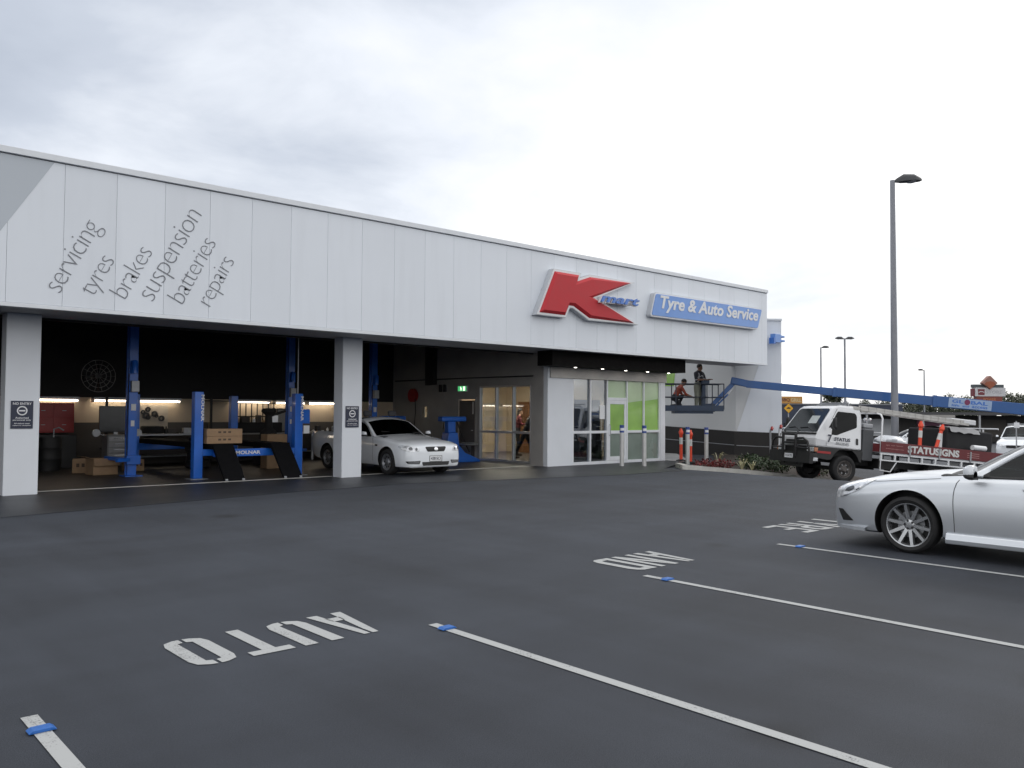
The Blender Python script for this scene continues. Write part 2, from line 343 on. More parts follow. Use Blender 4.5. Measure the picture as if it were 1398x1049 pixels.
def text_mesh(body, size=1.0, extrude=0.0, offset=0.0, shear=0.0, align='LEFT', space=1.0, res=3):
    cu = bpy.data.curves.new('t', 'FONT'); cu.body = body; cu.size = size; cu.extrude = extrude; cu.offset = offset; cu.shear = shear
    cu.align_x = align; cu.space_character = space; cu.resolution_u = res
    o = bpy.data.objects.new('t', cu); C.objects.link(o)
    dg = bpy.context.evaluated_depsgraph_get(); me = bpy.data.meshes.new_from_object(o.evaluated_get(dg))
    vs = [v.co.copy() for v in me.vertices]; fs = [tuple(p.vertices) for p in me.polygons]
    bpy.data.objects.remove(o); bpy.data.curves.remove(cu); bpy.data.meshes.remove(me)
    return vs, fs
def add_text(mb, body, origin, ex, ey, width=None, height=None, m=None, extrude=0.004, offset=0.0, shear=0.0, space=1.0, center=False, tall=1.0):
    """lettering laid out on the plane spanned by ex, ey; scaled to the width / height of its ink"""
    vs, fs = text_mesh(body, 1.0, 0.0, offset, shear, 'LEFT', space)
    if not vs: return
    x0 = min(v.x for v in vs); x1 = max(v.x for v in vs); y0 = min(v.y for v in vs); y1 = max(v.y for v in vs)
    sx = width / (x1 - x0) if width else None; sy = height / (y1 - y0) if height else None
    sx = sx or sy; sy = sy or sx
    ex = Vector(ex).normalized(); ey = Vector(ey).normalized(); n = ex.cross(ey); o = Vector(origin); sh = (x1 - x0) * sx / 2 if center else 0
    yb = y0 if height else 0; sy *= tall
    pts = [o + ex * ((v.x - x0) * sx - sh) + ey * ((v.y - yb) * sy) for v in vs]
    N = len(pts); mb.add([p + n * extrude for p in pts], fs, m)
    # side walls
    ed = {}
    for f in fs:
        for i in range(len(f)):
            a, b = f[i], f[(i + 1) % len(f)]
            if (b, a) in ed: ed.pop((b, a))
            else: ed[(a, b)] = 1
    for a, b in ed: mb.add([pts[a], pts[b], pts[b] + n * extrude, pts[a] + n * extrude], [(0, 1, 2, 3)], m)
# ------------------------------------------------------------------ ground and markings
def hz(x, y):
    """level yard that falls away to the right of the building"""
    m = max(min(1, max(0, (17.5 - y) / 4)), min(1, max(0, (x - 29) / 8)))
    t = max(0.0, min(0.75, 0.1 * (x - 19.7)))
    return -t * m
def ground():
    mb = MB()
    xs = sorted(set([-900, -300, -100, -40, -14, 0, 10, 16] + [18 + 0.5 * i for i in range(46)] + [45, 55, 70, 100, 160, 300, 600, 1500]))
    ys = sorted(set([-900, -300, -100, -30, -8, 0, 4, 8, 11] + [12 + 0.5 * i for i in range(14)] + [20, 26, 35, 50, 80, 160, 300, 600, 1500]))
    for y in ys:
        for x in xs: mb.v.append((x, y, hz(x, y)))
    n = len(xs)
    for j in range(len(ys) - 1):
        for i in range(n - 1): mb.f.append((j * n + i, j * n + i + 1, (j + 1) * n + i + 1, (j + 1) * n + i)); mb.m.append(0)
    struct(mb, 'ground', MA, smooth=30)
ground()
def sheet(poly, z): 
    mb = MB(); mb.add([(x, y, z) for x, y in poly], [tuple(range(len(poly)))]); return mb
struct(sheet([(-14, 12.0), (2.67, 14.34), (4.89, 14.72), (7.91, 15.30), (10.92, 15.55), (14.0, 14.9), (16.6, 14.35), (19.6, 14.35), (19.6, 15.2), (23.0, 17.0), (23.06, 17.6), (17.5, 17.9), (17.5, 18.35), (-14, 18.35)], 0.005), 'apron', MAP, 'dark sealed apron along the front of the workshop')
struct(sheet([(23.08, 17.05), (23.8, 17.35), (27.38, 20.6), (27.38, 26), (23.08, 26)], 0.006), 'bounce_paving', mat('bounce_concrete', (0.34, 0.34, 0.34), 0.85, var=0.12, bump=0.1), 'grey concrete paving added beside the office end to bounce light')  # pale paving added in the recess to bounce light onto the wing wall
struct(sheet([(-14, 18.42), (17.40, 18.42), (17.40, 26.0), (-14, 26.0)], 0.010), 'workshop_floor', MFL)
mb = MB().box(-14, 17.40, 18.352, 18.418, 0.0, 0.014); struct(mb, 'threshold_strip', M_CONC)

GL = 'white bay lines of the car park'
for i, (x, y1, lab) in enumerate([(1.08, 4.96, 'white bay line nearest the camera, at the lower left corner'), (3.81, 5.13, 'white bay line running across the middle of the foreground'),
                                  (6.53, 5.30, 'white bay line starting beside the painted word AND'), (9.37, 5.52, 'white bay line beside the parked white sedan'), (12.15, 5.6, 'white bay line on the far side of the white sedan')]):
    mb = sheet([(x - 0.040, -0.6), (x + 0.040, -0.6), (x + 0.040, y1), (x - 0.040, y1)], 0.005)
    tag(struct(mb, 'painted_line', MPAINT, lab), group=GL)
LET = {
 'A': [[(0, 0), (.30, 0), (.46, .80), (.46, 1), (.30, 1)], [(1, 0), (.70, 0), (.54, .80), (.54, 1), (.70, 1)], [(.30, .20), (.70, .20), (.665, .35), (.335, .35)]],
 'U': [[(0, 1), (.33, 1), (.33, .24), (.33, .16), (.46, .13), (.46, 0), (.30, .01), (.08, .07), (0, .2)], [(1, 1), (.67, 1), (.67, .24), (.67, .16), (.54, .13), (.54, 0), (.70, .01), (.92, .07), (1, .2)]],
 'T': [[(0, .86), (1, .86), (1, 1), (0, 1)], [(.34, 0), (.66, 0), (.66, .859), (.34, .859)]],
 'O': [[(.46, 1), (.30, .99), (.08, .93), (0, .8), (0, .2), (.08, .07), (.30, .01), (.46, 0), (.46, .13), (.33, .15), (.33, .22), (.33, .78), (.33, .85), (.46, .87)],
       [(.54, 1), (.70, .99), (.92, .93), (1, .8), (1, .2), (.92, .07), (.70, .01), (.54, 0), (.54, .13), (.67, .15), (.67, .22), (.67, .78), (.67, .85), (.54, .87)]],
 'N': [[(0, 0), (.25, 0), (.25, 1), (0, 1)], [(.75, 0), (1, 0), (1, 1), (.75, 1)], [(.27, 1), (.27, .62), (.73, 0), (.73, .38)]],
 'D': [[(0, 0), (.30, 0), (.30, 1), (0, 1)], [(.32, 0), (.70, 0), (.9, .07), (1, .2), (1, .8), (.9, .93), (.70, 1), (.32, 1), (.32, .87), (.6, .87), (.67, .78), (.67, .22), (.6, .13), (.32, .13)]],
 'Y': [[(0, 1), (.33, 1), (.47, .62), (.47, .36), (.36, .36)], [(1, 1), (.67, 1), (.53, .62), (.53, .36), (.64, .36)], [(.34, 0), (.66, 0), (.64, .33), (.36, .33)]],
 'R': [[(0, 0), (.30, 0), (.30, 1), (0, 1)], [(.32, 1), (.67, 1), (.92, .95), (1, .84), (1, .62), (.92, .5), (.70, .45), (.32, .45), (.32, .57), (.62, .57), (.67, .63), (.67, .80), (.62, .87), (.32, .87)], [(.46, .42), (.67, .42), (1, 0), (.67, 0)]],
 'E': [[(0, 0), (.30, 0), (.30, 1), (0, 1)], [(.30, .86), (1, .86), (1, 1), (.30, 1)], [(.30, .44), (.86, .44), (.86, .57), (.30, .57)], [(.30, 0), (1, 0), (1, .14), (.30, .14)]],
}
def painted_word(word, xa, pitch, w, ytop, ybase, lab):
    mb = MB()
    for i, ch in enumerate(word):
        for poly in LET[ch]:
            pts = [(xa - i * pitch - u * w, ybase + (ytop - ybase) * v, 0.005) for u, v in poly]
            mb.add(pts, [tuple(range(len(pts)))])
    struct(mb, 'painted_word', MPAINT, lab)
painted_word('AUTO', 3.48, 0.373, 0.30, 5.22, 5.92, 'white stencilled word AUTO painted on the asphalt')
painted_word('AND', 7.72, 0.37, 0.30, 5.50, 6.20, 'white stencilled word AND painted on the asphalt')
painted_word('TYRE', 12.16, 0.42, 0.33, 5.78, 6.48, 'white stencilled word TYRE painted in front of the white sedan')
M_MARK = mat('marker_blue', (0.02, 0.12, 0.42), 0.4, var=0.08)
for x, y, w in [(1.08, 4.70, 'on the bay line in the lower left corner'), (3.81, 4.95, 'on the bay line in the middle of the foreground'), (6.53, 5.02, 'on the bay line beside the painted word AND'), (9.37, 5.22, 'on the bay line beside the white sedan')]:
    mb = MB(); pr = [(-.05, .006), (-.05, .010), (-.035, .022), (.035, .022), (.05, .010), (.05, .006)]
    mb.prism([(x + a * 1.25, z) for a, z in pr], y - 0.036, y + 0.036, 'xz'); 
    solo(mb, 'lane_marker', M_MARK, 'small blue raised marker ' + w, 'lane marker', (x, y, 0.006), 'blue markers on the bay lines', bevel=0.006)

# ------------------------------------------------------------------ the workshop building
YF, YP, ZB, ZT = 16.57, 17.82, 3.44, 6.18
XE = 27.45
B = thing('service_building', 'long white clad tyre workshop with open bays and a glazed office', 'building', (10.0, 17.8, 0))
mb = MB(); x = 3.08 - 0.89 * 19
while x < XE - 0.05:
    x1 = min(x + 0.89, XE); mb.box(x + 0.0022, x1 - 0.0022, YF, YF + 0.06, ZB + 0.03, 6.045); x = x1
mb.build('fascia', M_CLAD, B, bevel=0.004)
MB().box(3.08 - 0.89 * 19, XE - 0.012, YF + 0.012, YF + 0.30, ZB + 0.035, 6.10).build('fascia_backing', M_DARKGAP, B)
MB().box(3.08 - 0.89 * 19 - .03, XE + 0.03, YF - 0.045, YF + 0.38, 6.062, ZT).build('coping', M_TRIM, B, bevel=0.008)
MB().box(3.08 - 0.89 * 19, XE + 0.012, YF - 0.012, YF + 0.16, ZB - 0.045, ZB + 0.026).build('bottom_trim', M_TRIM, B, bevel=0.006)
MB().box(XE - 0.008, XE + 0.010, YF + 0.002, YF + 0.34, ZB + 0.028, 6.058).build('end_trim', M_CLAD, B)
# grey painted corner at the left end of the fascia (a slanted band)
mb = MB(); mb.add([(2.25, YF - .004, ZB + .035), (3.79, YF - .004, 6.04), (-12.0, YF - .004, 6.04), (-12.0, YF - .004, ZB + .035)], [(0, 1, 2, 3)])
mb.build('painted_band', M_CLADG, B)
for word, x, l in [('servicing', 3.94, 1.47), ('tyres', 4.50, 0.79), ('brakes', 5.06, 1.07), ('suspension', 5.56, 2.05), ('batteries', 6.13, 1.46), ('repairs', 6.68, 1.10)]:
    a = radians(63.4); mb = MB()
    add_text(mb, word, (x, YF - 0.003, 3.69), (cos(a), 0, sin(a)), (-sin(a), 0, cos(a)), width=l, m=0, extrude=0.004, offset=-0.023, space=0.88, tall=1.08)
    mb.build('lettering', M_LETG, B)
MB().box(-14, 23.05, YF + 0.161, YP + 0.6, ZB - 0.02, ZB + 0.03).box(23.051, XE - .01, YF + 0.161, 18.1, ZB - 0.02, ZB + 0.03).build('soffit', M_SOFFIT, B)
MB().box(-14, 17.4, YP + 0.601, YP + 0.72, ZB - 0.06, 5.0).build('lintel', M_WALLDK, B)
MB().box(-14, 23.05, YF + 0.39, 26.3, 5.75, 5.95).box(23.051, 27.3, YF + 0.39, 18.0, 5.75, 5.95).build('roof', M_STEEL, B)  # roof and soffit cut short over the recess to brighten the wing wall
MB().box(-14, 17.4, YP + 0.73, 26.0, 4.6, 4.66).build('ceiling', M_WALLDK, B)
for px in (3.35, 10.47, -3.75): 
    MB().box(px, px + 0.55 if px > 5 else px + 0.58, YP + .005, YP + 0.42, 0, ZB - .021).build('pillar', M_PIL, B, bevel=0.012)
# interior walls
mb = MB().box(-14, 17.52, 26.0, 26.15, 0, 1.25).mi(1); mb.box(-14, 17.52, 26.0, 26.15, 1.25, 1.97).mi(2); mb.box(-14, 17.52, 26.0, 26.15, 1.97, 5.7)  # upper wall painted dark, standing for the shade above the tube lights
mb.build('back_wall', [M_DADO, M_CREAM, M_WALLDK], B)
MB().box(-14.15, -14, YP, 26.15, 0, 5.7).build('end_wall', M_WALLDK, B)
def wall_x(mb, x0, x1, y0, y1, z0, z1, holes, m=0):
    ys = sorted(set([y0, y1] + [h[0] for h in holes] + [h[1] for h in holes])); 
    for a, b in zip(ys, ys[1:]):
        hs = sorted([h for h in holes if h[0] <= a + 1e-6 and h[1] >= b - 1e-6], key=lambda h: h[2]); z = z0
        for h in hs:
            if h[2] > z + 1e-4: mb.box(x0, x1, a, b, z, h[2], m)
            z = h[3]
        if z < z1: mb.box(x0, x1, a, b, z, z1, m)
holes = [(18.54, 20.97, 0.07, 2.46), (21.2, 22.07, 0.012, 2.04), (22.5, 22.95, 1.02, 1.40), (23.85, 24.15, 1.42, 1.80)]
mb = MB(); wall_x(mb, 17.405, 17.52, YP + 0.20, 26.0, 0, 4.6, holes); mb.build('side_wall', M_WALLIN, B)
MB().box(17.42, 18.50, YP + .004, YP + 0.19, 0, ZB - .021).build('corner_wall', M_PIL, B, bevel=0.008)
# office side window: three tall lights with a mid rail
wn = MB(); ya, yb_, za, zb_ = 18.54, 20.97, 0.07, 2.46
ysp = [ya, ya + (yb_ - ya) / 3, ya + 2 * (yb_ - ya) / 3, yb_]
for y in ysp: wn.box(17.385, 17.50, y - 0.03 if y > ya else y, y + 0.03 if y < yb_ else y, za + .05, zb_ - .05)
wn.box(17.385, 17.50, ya, yb_, za, za + 0.05); wn.box(17.385, 17.50, ya, yb_, zb_ - 0.05, zb_)
for a, b in zip(ysp, ysp[1:]): wn.box(17.390, 17.495, a + 0.03, b - 0.03, 0.96, 1.03)
win = wn.build('window', M_ALU, B, bevel=0.004)
for a, b in zip(ysp, ysp[1:]):
    g = MB().box(17.44, 17.448, a + 0.031, b - 0.031, za + 0.05, 0.959).box(17.44, 17.448, a + 0.031, b - 0.031, 1.031, zb_ - 0.05)
    o = g.build('pane', M_GLASS, B); o.parent = win; 
for (a, b, c, d) in holes[2:]:
    w = MB().box(17.39, 17.46, a - .04, a, c - .04, d + .04).box(17.39, 17.46, b, b + .04, c - .04, d + .04).box(17.39, 17.46, a, b, c - .04, c).box(17.39, 17.46, a, b, d, d + .04).build('window', M_WALLIN, B)
    o = MB().box(17.43, 17.436, a, b, c, d).build('pane', M_GLASS, B); o.parent = w
dr = MB().box(17.40, 17.46, 21.24, 22.03, 0.02, 2.0).build('door', mat('door_dark', (0.11, 0.10, 0.095), 0.6), B)
o = MB().box(17.36, 17.40, 21.30, 21.36, 1.0, 1.03).build('handle', M_ALU, B); o.parent = dr
o = MB().box(17.37, 17.40, 21.28, 21.31, 1.55, 1.95).build('vision_strip', M_ALU, B); o.parent = dr
o = MB().box(17.396, 17.40, 21.4, 21.9, 0.12, 0.5).build('kick_plate', M_STEEL, B); o.parent = dr
MB().box(17.385, 17.404, 21.14, 21.2, 0.012, 2.1).box(17.385, 17.404, 22.07, 22.13, 0.012, 2.1).box(17.385, 17.404, 21.2, 22.07, 2.04, 2.1).build('door_frame', M_WALLIN, B)
MB().box(17.25, 17.404, 23.3, 23.8, 2.55, 4.2).build('duct', M_WALLDK, B, bevel=0.01)
MB().tube([(17.36, 18.4, 2.72), (17.36, 21.0, 2.74), (17.36, 25.8, 2.74)], 0.02, 8).box(17.33, 17.404, 23.0, 23.1, 2.3, 2.55).box(17.33, 17.404, 22.75, 22.85, 2.3, 2.55).build('conduit', M_WALLDK, B)
# office shell
MB().box(17.53, 23.0, 17.99, 25.9, 0.006, 0.012).build('office_floor', mat('office_floor', (0.10, 0.09, 0.085), 0.4), B)
MB().box(17.53, 23.0, 18.02, 25.9, 2.9, 2.96).build('office_ceiling', mat('office_ceiling', (0.6, 0.56, 0.5), 0.9), B)
MB().box(17.53, 22.93, 25.9, 25.99, 0, 2.9).build('office_back_wall', M_TAN, B)
MB().box(22.93, 23.05, YP + 0.16, 26.1, 0, ZB - .021).build('office_end_wall', M_PIL, B)
for y0 in (21.6, 23.4):
    MB().box(19.2, 21.4, y0, y0 + 0.3, 2.87, 2.898).build('ceiling_light', M_PANELL, B)
for x0, nm in ((18.9, 0), (20.4, 0)):
    d_ = MB().box(x0, x0 + 0.85, 25.84, 25.898, 0.012, 2.05).build('office_door', M_WOOD, B)
    o = MB().box(x0 + .74, x0 + .80, 25.80, 25.84, 0.98, 1.03).build('handle', M_ALU, B); o.parent = d_
MB().box(22.915, 22.928, 18.1, 25.88, 0.02, 2.88).build('office_lining', M_TAN, B)
MB().box(22.89, 22.912, 22.3, 23.5, 1.0, 2.0).build('wall_board', mat('pin_board', (0.50, 0.46, 0.40), 0.8), B)
MB().box(22.86, 22.912, 24.2, 25.1, 0.012, 2.05).build('office_door', M_WOOD, B)
MB().box(21.7, 22.7, 25.86, 25.898, 1.0, 2.0).build('wall_board', mat('pin_board', (0.50, 0.46, 0.40), 0.8), B)
# office shopfront
cols = [18.52, 19.31, 20.10, 21.07, 21.93, 22.76]
fr = MB()
for x in cols: fr.box(x - 0.03 if x > 18.6 else x - .02, x + 0.03, YP + .012, YP + 0.14, 0.09, 2.74)
fr.box(18.50, 22.79, YP + .01, YP + 0.145, 0, 0.09); fr.box(18.50, 22.79, YP + .01, YP + 0.145, 2.74, 2.80)
for i in (0, 1, 3, 4): fr.box(cols[i] + 0.03, cols[i + 1] - 0.03, YP + .016, YP + 0.136, 0.97, 1.05)
fr.box(20.13, 21.04, YP + .016, YP + 0.136, 2.02, 2.11)
SH = fr.build('shopfront_frame', M_ALUW, B, bevel=0.005)
def pane(x0, x1, z0, z1, m):
    o = MB().box(x0, x1, YP + .07, YP + .078, z0, z1).build('pane', m, B); o.parent = SH; return o
for i, (lo, up) in enumerate([(M_GLASS, M_GLASS), (M_GLASS, M_GLASS), None or (None, None), (M_FROST, M_LGREEN), (M_FROST, M_LGREEN)]):
    if lo is M_GLASS: lo = up = M_SHOPGL
    if lo: pane(cols[i] + .031, cols[i + 1] - .031, 0.091, 0.969, lo); pane(cols[i] + .031, cols[i + 1] - .031, 1.051, 2.739, up)
pane(20.131, 21.039, 2.111, 2.739, M_PGREEN)
d_ = MB().box(20.135, 20.235, YP + .02, YP + .075, 0.10, 2.015).box(20.935, 21.035, YP + .02, YP + .075, 0.10, 2.015).box(20.235, 20.935, YP + .02, YP + .075, 0.10, 0.22).box(20.235, 20.935, YP + .02, YP + .075, 1.90, 2.015).box(20.235, 20.935, YP + .02, YP + .075, 0.95, 1.05).build('door', M_ALUW, B, bevel=0.004)
o = MB().box(20.236, 20.934, YP + .045, YP + .052, 0.221, 0.949).build('pane', M_FROST, B); o.parent = d_
o = MB().box(20.236, 20.934, YP + .045, YP + .052, 1.051, 1.899).build('pane', M_LGREEN, B); o.parent = d_
o = MB().tube([(20.20, YP + .02, 0.9), (20.20, YP - .03, 0.92), (20.20, YP - .03, 1.22), (20.20, YP + .02, 1.24)], 0.012, 8).build('handle', M_STEEL, B); o.parent = d_
# pale sweep printed on the green film
M_SWEEP = mat('film_sweep', (0.46, 0.60, 0.36), 0.2, var=0.15, scale=1, coat=0.5)
for x0, x1, z0, z1 in ((21.101, 21.899, 1.95, 2.10), (21.961, 22.729, 2.02, 2.22)):
    mb = MB(); mb.add([(x0, YP + .066, z0), (x1, YP + .066, z0 + .08), (x1, YP + .066, z1 + .55), (x0, YP + .066, z1 + .62)], [(0, 1, 2, 3)]); o = mb.build('film_print', M_SWEEP, B); o.parent = SH
MB().box(22.80, 23.05, YP + .006, YP + .155, 0, ZB - .021).build('office_jamb', M_ALUW, B, bevel=0.005)
MB().box(18.505, 22.795, YP + .02, YP + .15, 2.805, ZB - .021).build('office_header', M_PIL, B)
MB().box(17.50, 23.06, YP - .05, YP + .003, 2.66, 2.982).build('beige_panel', mat('beige_panel', (0.46, 0.44, 0.42), 0.6, var=0.05), B, bevel=0.004)
cp = MB().box(16.93, 23.28, 17.14, 17.765, 2.985, ZB - .022).build('canopy', mat('canopy_black', (0.008, 0.007, 0.007), 0.8, spec=0.15), B, bevel=0.01)
for x, y in ((18.15, 17.38), (19.4, 17.42), (20.55, 17.46), (21.7, 17.5), (22.85, 17.52)):
    dl = MB().lathe([(0.0, 2.9730), (0.055, 2.9730), (0.075, 2.9790), (0.075, 2.9845)], (x, y, 0), 'z', 16).build('downlight', M_CHROME, B, smooth=30); dl.parent = cp
    o = MB().lathe([(0.0, 2.9680), (0.036, 2.9680), (0.042, 2.9725)], (x, y, 0), 'z', 14).build('lamp', M_DOWNL, B); o.parent = dl
MB().lathe([(0, 0.45), (0.20, 0.42), (0.26, 0.3), (0.22, 0.28), (0.22, 0)], (25.2, 17.8, 5.95), 'z', 14).build('roof_vent', M_STEEL, B, smooth=40)
MB().box(25.0, 25.6, 16.98, 17.3, 6.0, 6.3).build('roof_vent', M_STEEL, B, bevel=0.02)
# notice stuck in the office window
tag(MB().box(19.78, 20.02, YP + .058, YP + .066, 1.42, 1.86).build('notice', M_WHITE), 'white paper notice in the office window left of the door', 'notice')

# adjoining wing with the slanted white band
WG = thing('adjoining_wing', 'grey rendered wing wall with a slanted white end and dark brown base', 'building', (28.2, 20, 0))
DG0, DG1 = Vector((27.47, 17.92)), Vector((28.86, 16.84))       # the wall turns here and its white end faces the yard
def dg(t, z, o=0.0):
    q = DG0.lerp(DG1, t); n = Vector((DG1.y - DG0.y, DG0.x - DG1.x)).normalized(); return (q.x + n.x * o, q.y + n.y * o, z)
MB().prism([(27.47, 26), (27.47, 17.92), (28.86, 16.84), (28.92, 16.84), (28.92, 26)], -0.8, 5.17, 'xy').build('wall', M_WING, WG)
mb = MB(); mb.add([dg(.02, .958, .012), dg(1.0, .892, .012), dg(1.0, 5.165, .012), dg(.62, 5.165, .012), dg(.50, 3.42, .012)], [(0, 1, 2, 3, 4)]); mb.build('white_band', M_CLAD, WG)
MB().bar(dg(-.02, 5.21), dg(1.02, 5.21), .14, .075).build('coping', M_TRIM, WG)
mb = MB(); mb.add([(27.462, 20.80, 2.72), (27.462, 21.7, 2.72), (27.462, 21.7, 3.41), (27.462, 20.72, 3.41)], [(0, 1, 2, 3)]); mb.build('green_panel', M_LGREEN, WG)
mb = MB(); base = [((27.42, 22.0), 1.13), ((27.42, 17.95), .955), (dg(1.0, 0, .06)[:2], .89), ((28.95, 16.8), .89)]
inn = [(27.469, 22.0), (27.469, 17.95), dg(1.0, 0, .001)[:2], (28.95, 16.86)]
for i in range(3):
    (p0, z0), (p1, z1) = base[i], base[i + 1]; q0, q1 = inn[i], inn[i + 1]
    mb.add([(*p0, -.8), (*p1, -.8), (*p1, z1), (*p0, z0), (*q0, z0), (*q1, z1)], [(0, 1, 2, 3), (3, 2, 5, 4)])
mb.build('dark_base', M_BROWN, WG)
mb = MB(); mb.add([(27.414, 17.95, .42), (27.414, 22, .60), (27.414, 22, .622), (27.414, 17.95, .445)], [(0, 1, 2, 3)]); a_, b_ = dg(0, .41, .066), dg(1, .34, .066); mb.add([a_, b_, (b_[0], b_[1], .36), (a_[0], a_[1], .435)], [(0, 1, 2, 3)]); mb.build('base_joint', M_STEEL, WG)
MB().box(28.905, 29.2, 16.9, 16.98, -0.8, 0.95).build('base_post', M_BROWN, WG)
hy = thing('hydrant_booster', 'small red fire hydrant valves on grey pipes against the end of the wing wall', 'hydrant', (28.0, 16.5, hz(28.0, 16.5)))
for dx, z1 in ((-0.30, 1.06), (0.32, 1.12)):
    ri = MB().tube([(28.0 + dx, 16.6, -.6), (28.0 + dx, 16.6, z1 - .1), (28.0 + dx, 16.58, z1), (28.0 + dx - .02, 16.48, z1 + .02)], 0.035, 10).build('riser', M_STEEL if dx < 0 else M_WHITE, hy, smooth=40)
    MB().tube([(28.0 + dx - .02, 16.50, z1 + .02), (28.0 + dx - .18, 16.42, z1 + .06), (28.0 + dx - .24, 16.40, z1 - .03)], .05, 10).build('valve', M_REDC, hy, smooth=40)

# ------------------------------------------------------------------ signs on the building
KP = [(16.25, 5.53), (17.23, 5.53), (17.16, 5.35), (17.69, 5.53), (19.50, 5.55), (17.81, 4.95), (19.66, 4.34), (17.66, 4.34), (17.0, 4.63), (16.82, 4.63), (16.67, 4.34), (15.67, 4.34)]
K = thing('letter_sign', 'huge red letter K sign with small blue lettering mounted on the white fascia', 'sign', (17.6, YF - 0.01, 4.2))
MB().prism(offset_poly(KP, 0.07), YF - .004, 16.385).build('backing', M_SILV, K)
MB().prism(offset_poly(KP, 0.055), 16.385, 16.375).build('white_rim', M_WHITE, K)
ki = offset_poly(KP, -0.075); mb = MB(); n = len(KP)
vs = [(a, 16.374, b) for a, b in KP] + [(a, 16.30, b) for a, b in ki]
mb.add(vs, [tuple(range(n, 2 * n))] + [(i, (i + 1) % n, (i + 1) % n + n, i + n) for i in range(n)]); mb.build('face', M_RED, K)
mb = MB(); add_text(mb, 'mart', (17.90, 16.26, 4.80), (1, 0, 0.012), (0, 0, 1), width=1.82, height=0.27, extrude=0.06, offset=0.055, shear=0.25); mb.build('lettering_edge', M_WHITE, K)
mb = MB(); add_text(mb, 'mart', (17.935, 16.195, 4.825), (1, 0, 0.012), (0, 0, 1), width=1.74, height=0.22, extrude=0.03, offset=0.022, shear=0.25); mb.build('lettering', M_LBLUE, K)
MB().box(18.6, 19.5, 16.26, YF - .004, 4.86, 4.92).build('bracket', M_SILV, K)
T_ = thing('service_sign', 'long blue sign reading Tyre & Auto Service beside the big red letter', 'sign', (23.6, YF - 0.01, 4.65))
def rpoly(pts, r, k=5):
    out = []; n = len(pts)
    for i in range(n):
        p = Vector(pts[i]); a = (Vector(pts[i - 1]) - p); b = (Vector(pts[(i + 1) % n]) - p); ra = p + a.normalized() * r; rb = p + b.normalized() * r
        for j in range(k + 1):
            t = j / k; q = ra * (1 - t) ** 2 + p * 2 * t * (1 - t) + rb * t * t; out.append((q.x, q.y))
    return out
TP = [(20.72, 5.36), (20.50, 4.66), (26.52, 4.68), (26.80, 5.38)]
MB().prism(rpoly(offset_poly(TP, .045), .12), YF - .004, 16.40).build('backing', M_SILV, T_)
MB().prism(rpoly(offset_poly(TP, .035), .12), 16.40, 16.39).build('white_rim', M_WHITE, T_)
MB().prism(rpoly(offset_poly(TP, -.01), .07), 16.39, 16.37).build('face', M_SBLUE, T_)
mb = MB(); add_text(mb, 'Tyre & Auto Service', (20.92, 16.369, 4.79), (1, 0, 0.004), (0, 0, 1), width=5.60, height=0.54, extrude=0.012, offset=0.028, shear=0.22); mb.build('lettering', M_WHITE, T_)
def no_entry(x, z0, lab):
    t = thing('notice_board', lab, 'sign', (x + .19, YP + .004, z0), group='navy no entry notices on the pillars'); y = YP - .012
    MB().box(x, x + .37, y, YP + .004, z0, z0 + .52).build('board', M_NAVY, t, bevel=0.003)
    mb = MB(); add_text(mb, 'NO ENTRY', (x + .185, y - .001, z0 + .445), (1, 0, 0), (0, 0, 1), width=.31, height=.045, extrude=.002, offset=.02, center=True)
    mb.build('heading', M_WHITE, t); mb = MB()
    cz = z0 + .335; n = 28
    for k in range(n):
        a, b = 2 * pi * k / n, 2 * pi * (k + 1) / n
        mb.add([(x + .185 + r_ * cos(q), y - .003, cz + r_ * sin(q)) for r_, q in ((.066, a), (.088, a), (.088, b), (.066, b))], [(0, 1, 2, 3)])
    mb.box(x + .185 - .052, x + .185 + .052, y - .003, y - .001, cz - .013, cz + .013); mb.build('symbol', M_WHITE, t); mb = MB()
    for i, (s_, w_, h_) in enumerate([('Authorised', .22, .034), ('personnel only', .30, .034), ('All visitors must', .26, .024), ('report to reception', .30, .024)]):
        add_text(mb, s_, (x + .185, y - .001, z0 + (.185, .14, .085, .045)[i]), (1, 0, 0), (0, 0, 1), width=w_, height=h_, extrude=.002, offset=.012, center=True)
    mb.build('lettering', M_WHITE, t)
no_entry(3.45, 1.25, 'navy no entry notice on the left hand white pillar')
no_entry(10.555, 1.22, 'navy no entry notice on the pillar beside the white ute')
ex = thing('exit_sign', 'small lit green exit sign above the workshop side door', 'sign', (17.40, 21.82, 2.30))
MB().box(17.34, 17.404, 21.58, 22.06, 2.30, 2.49).build('case', M_WHITE, ex, bevel=0.004)
MB().box(17.335, 17.34, 21.60, 22.04, 2.315, 2.475).build('face', M_EXIT, ex)
mb = MB(); mb.ell((17.333, 21.90, 2.445), (.002, .02, .02), 8); mb.bar((17.333, 21.89, 2.43), (17.333, 21.87, 2.385), .004, .03); mb.bar((17.333, 21.87, 2.385), (17.333, 21.83, 2.33), .004, .018); mb.bar((17.333, 21.87, 2.385), (17.333, 21.91, 2.33), .004, .018); mb.bar((17.333, 21.885, 2.42), (17.333, 21.84, 2.40), .004, .014); mb.box(17.331, 17.335, 21.66, 21.76, 2.325, 2.465)
mb.build('pictogram', M_EXITW, ex)
sg = thing('side_sign', 'small blue letter t of a sign on the far wing seen edge on', 'sign', (28.2, 16.7, 4.2))
MB().box(28.10, 28.50, 16.62, 16.83, 4.30, 4.62).build('letter_stem', M_SBLUE, sg, bevel=0.01)
MB().box(28.50, 28.80, 16.62, 16.83, 4.34, 4.42).box(28.50, 28.78, 16.62, 16.83, 4.5, 4.58).build('letter_bar', M_SBLUE, sg, bevel=0.01)
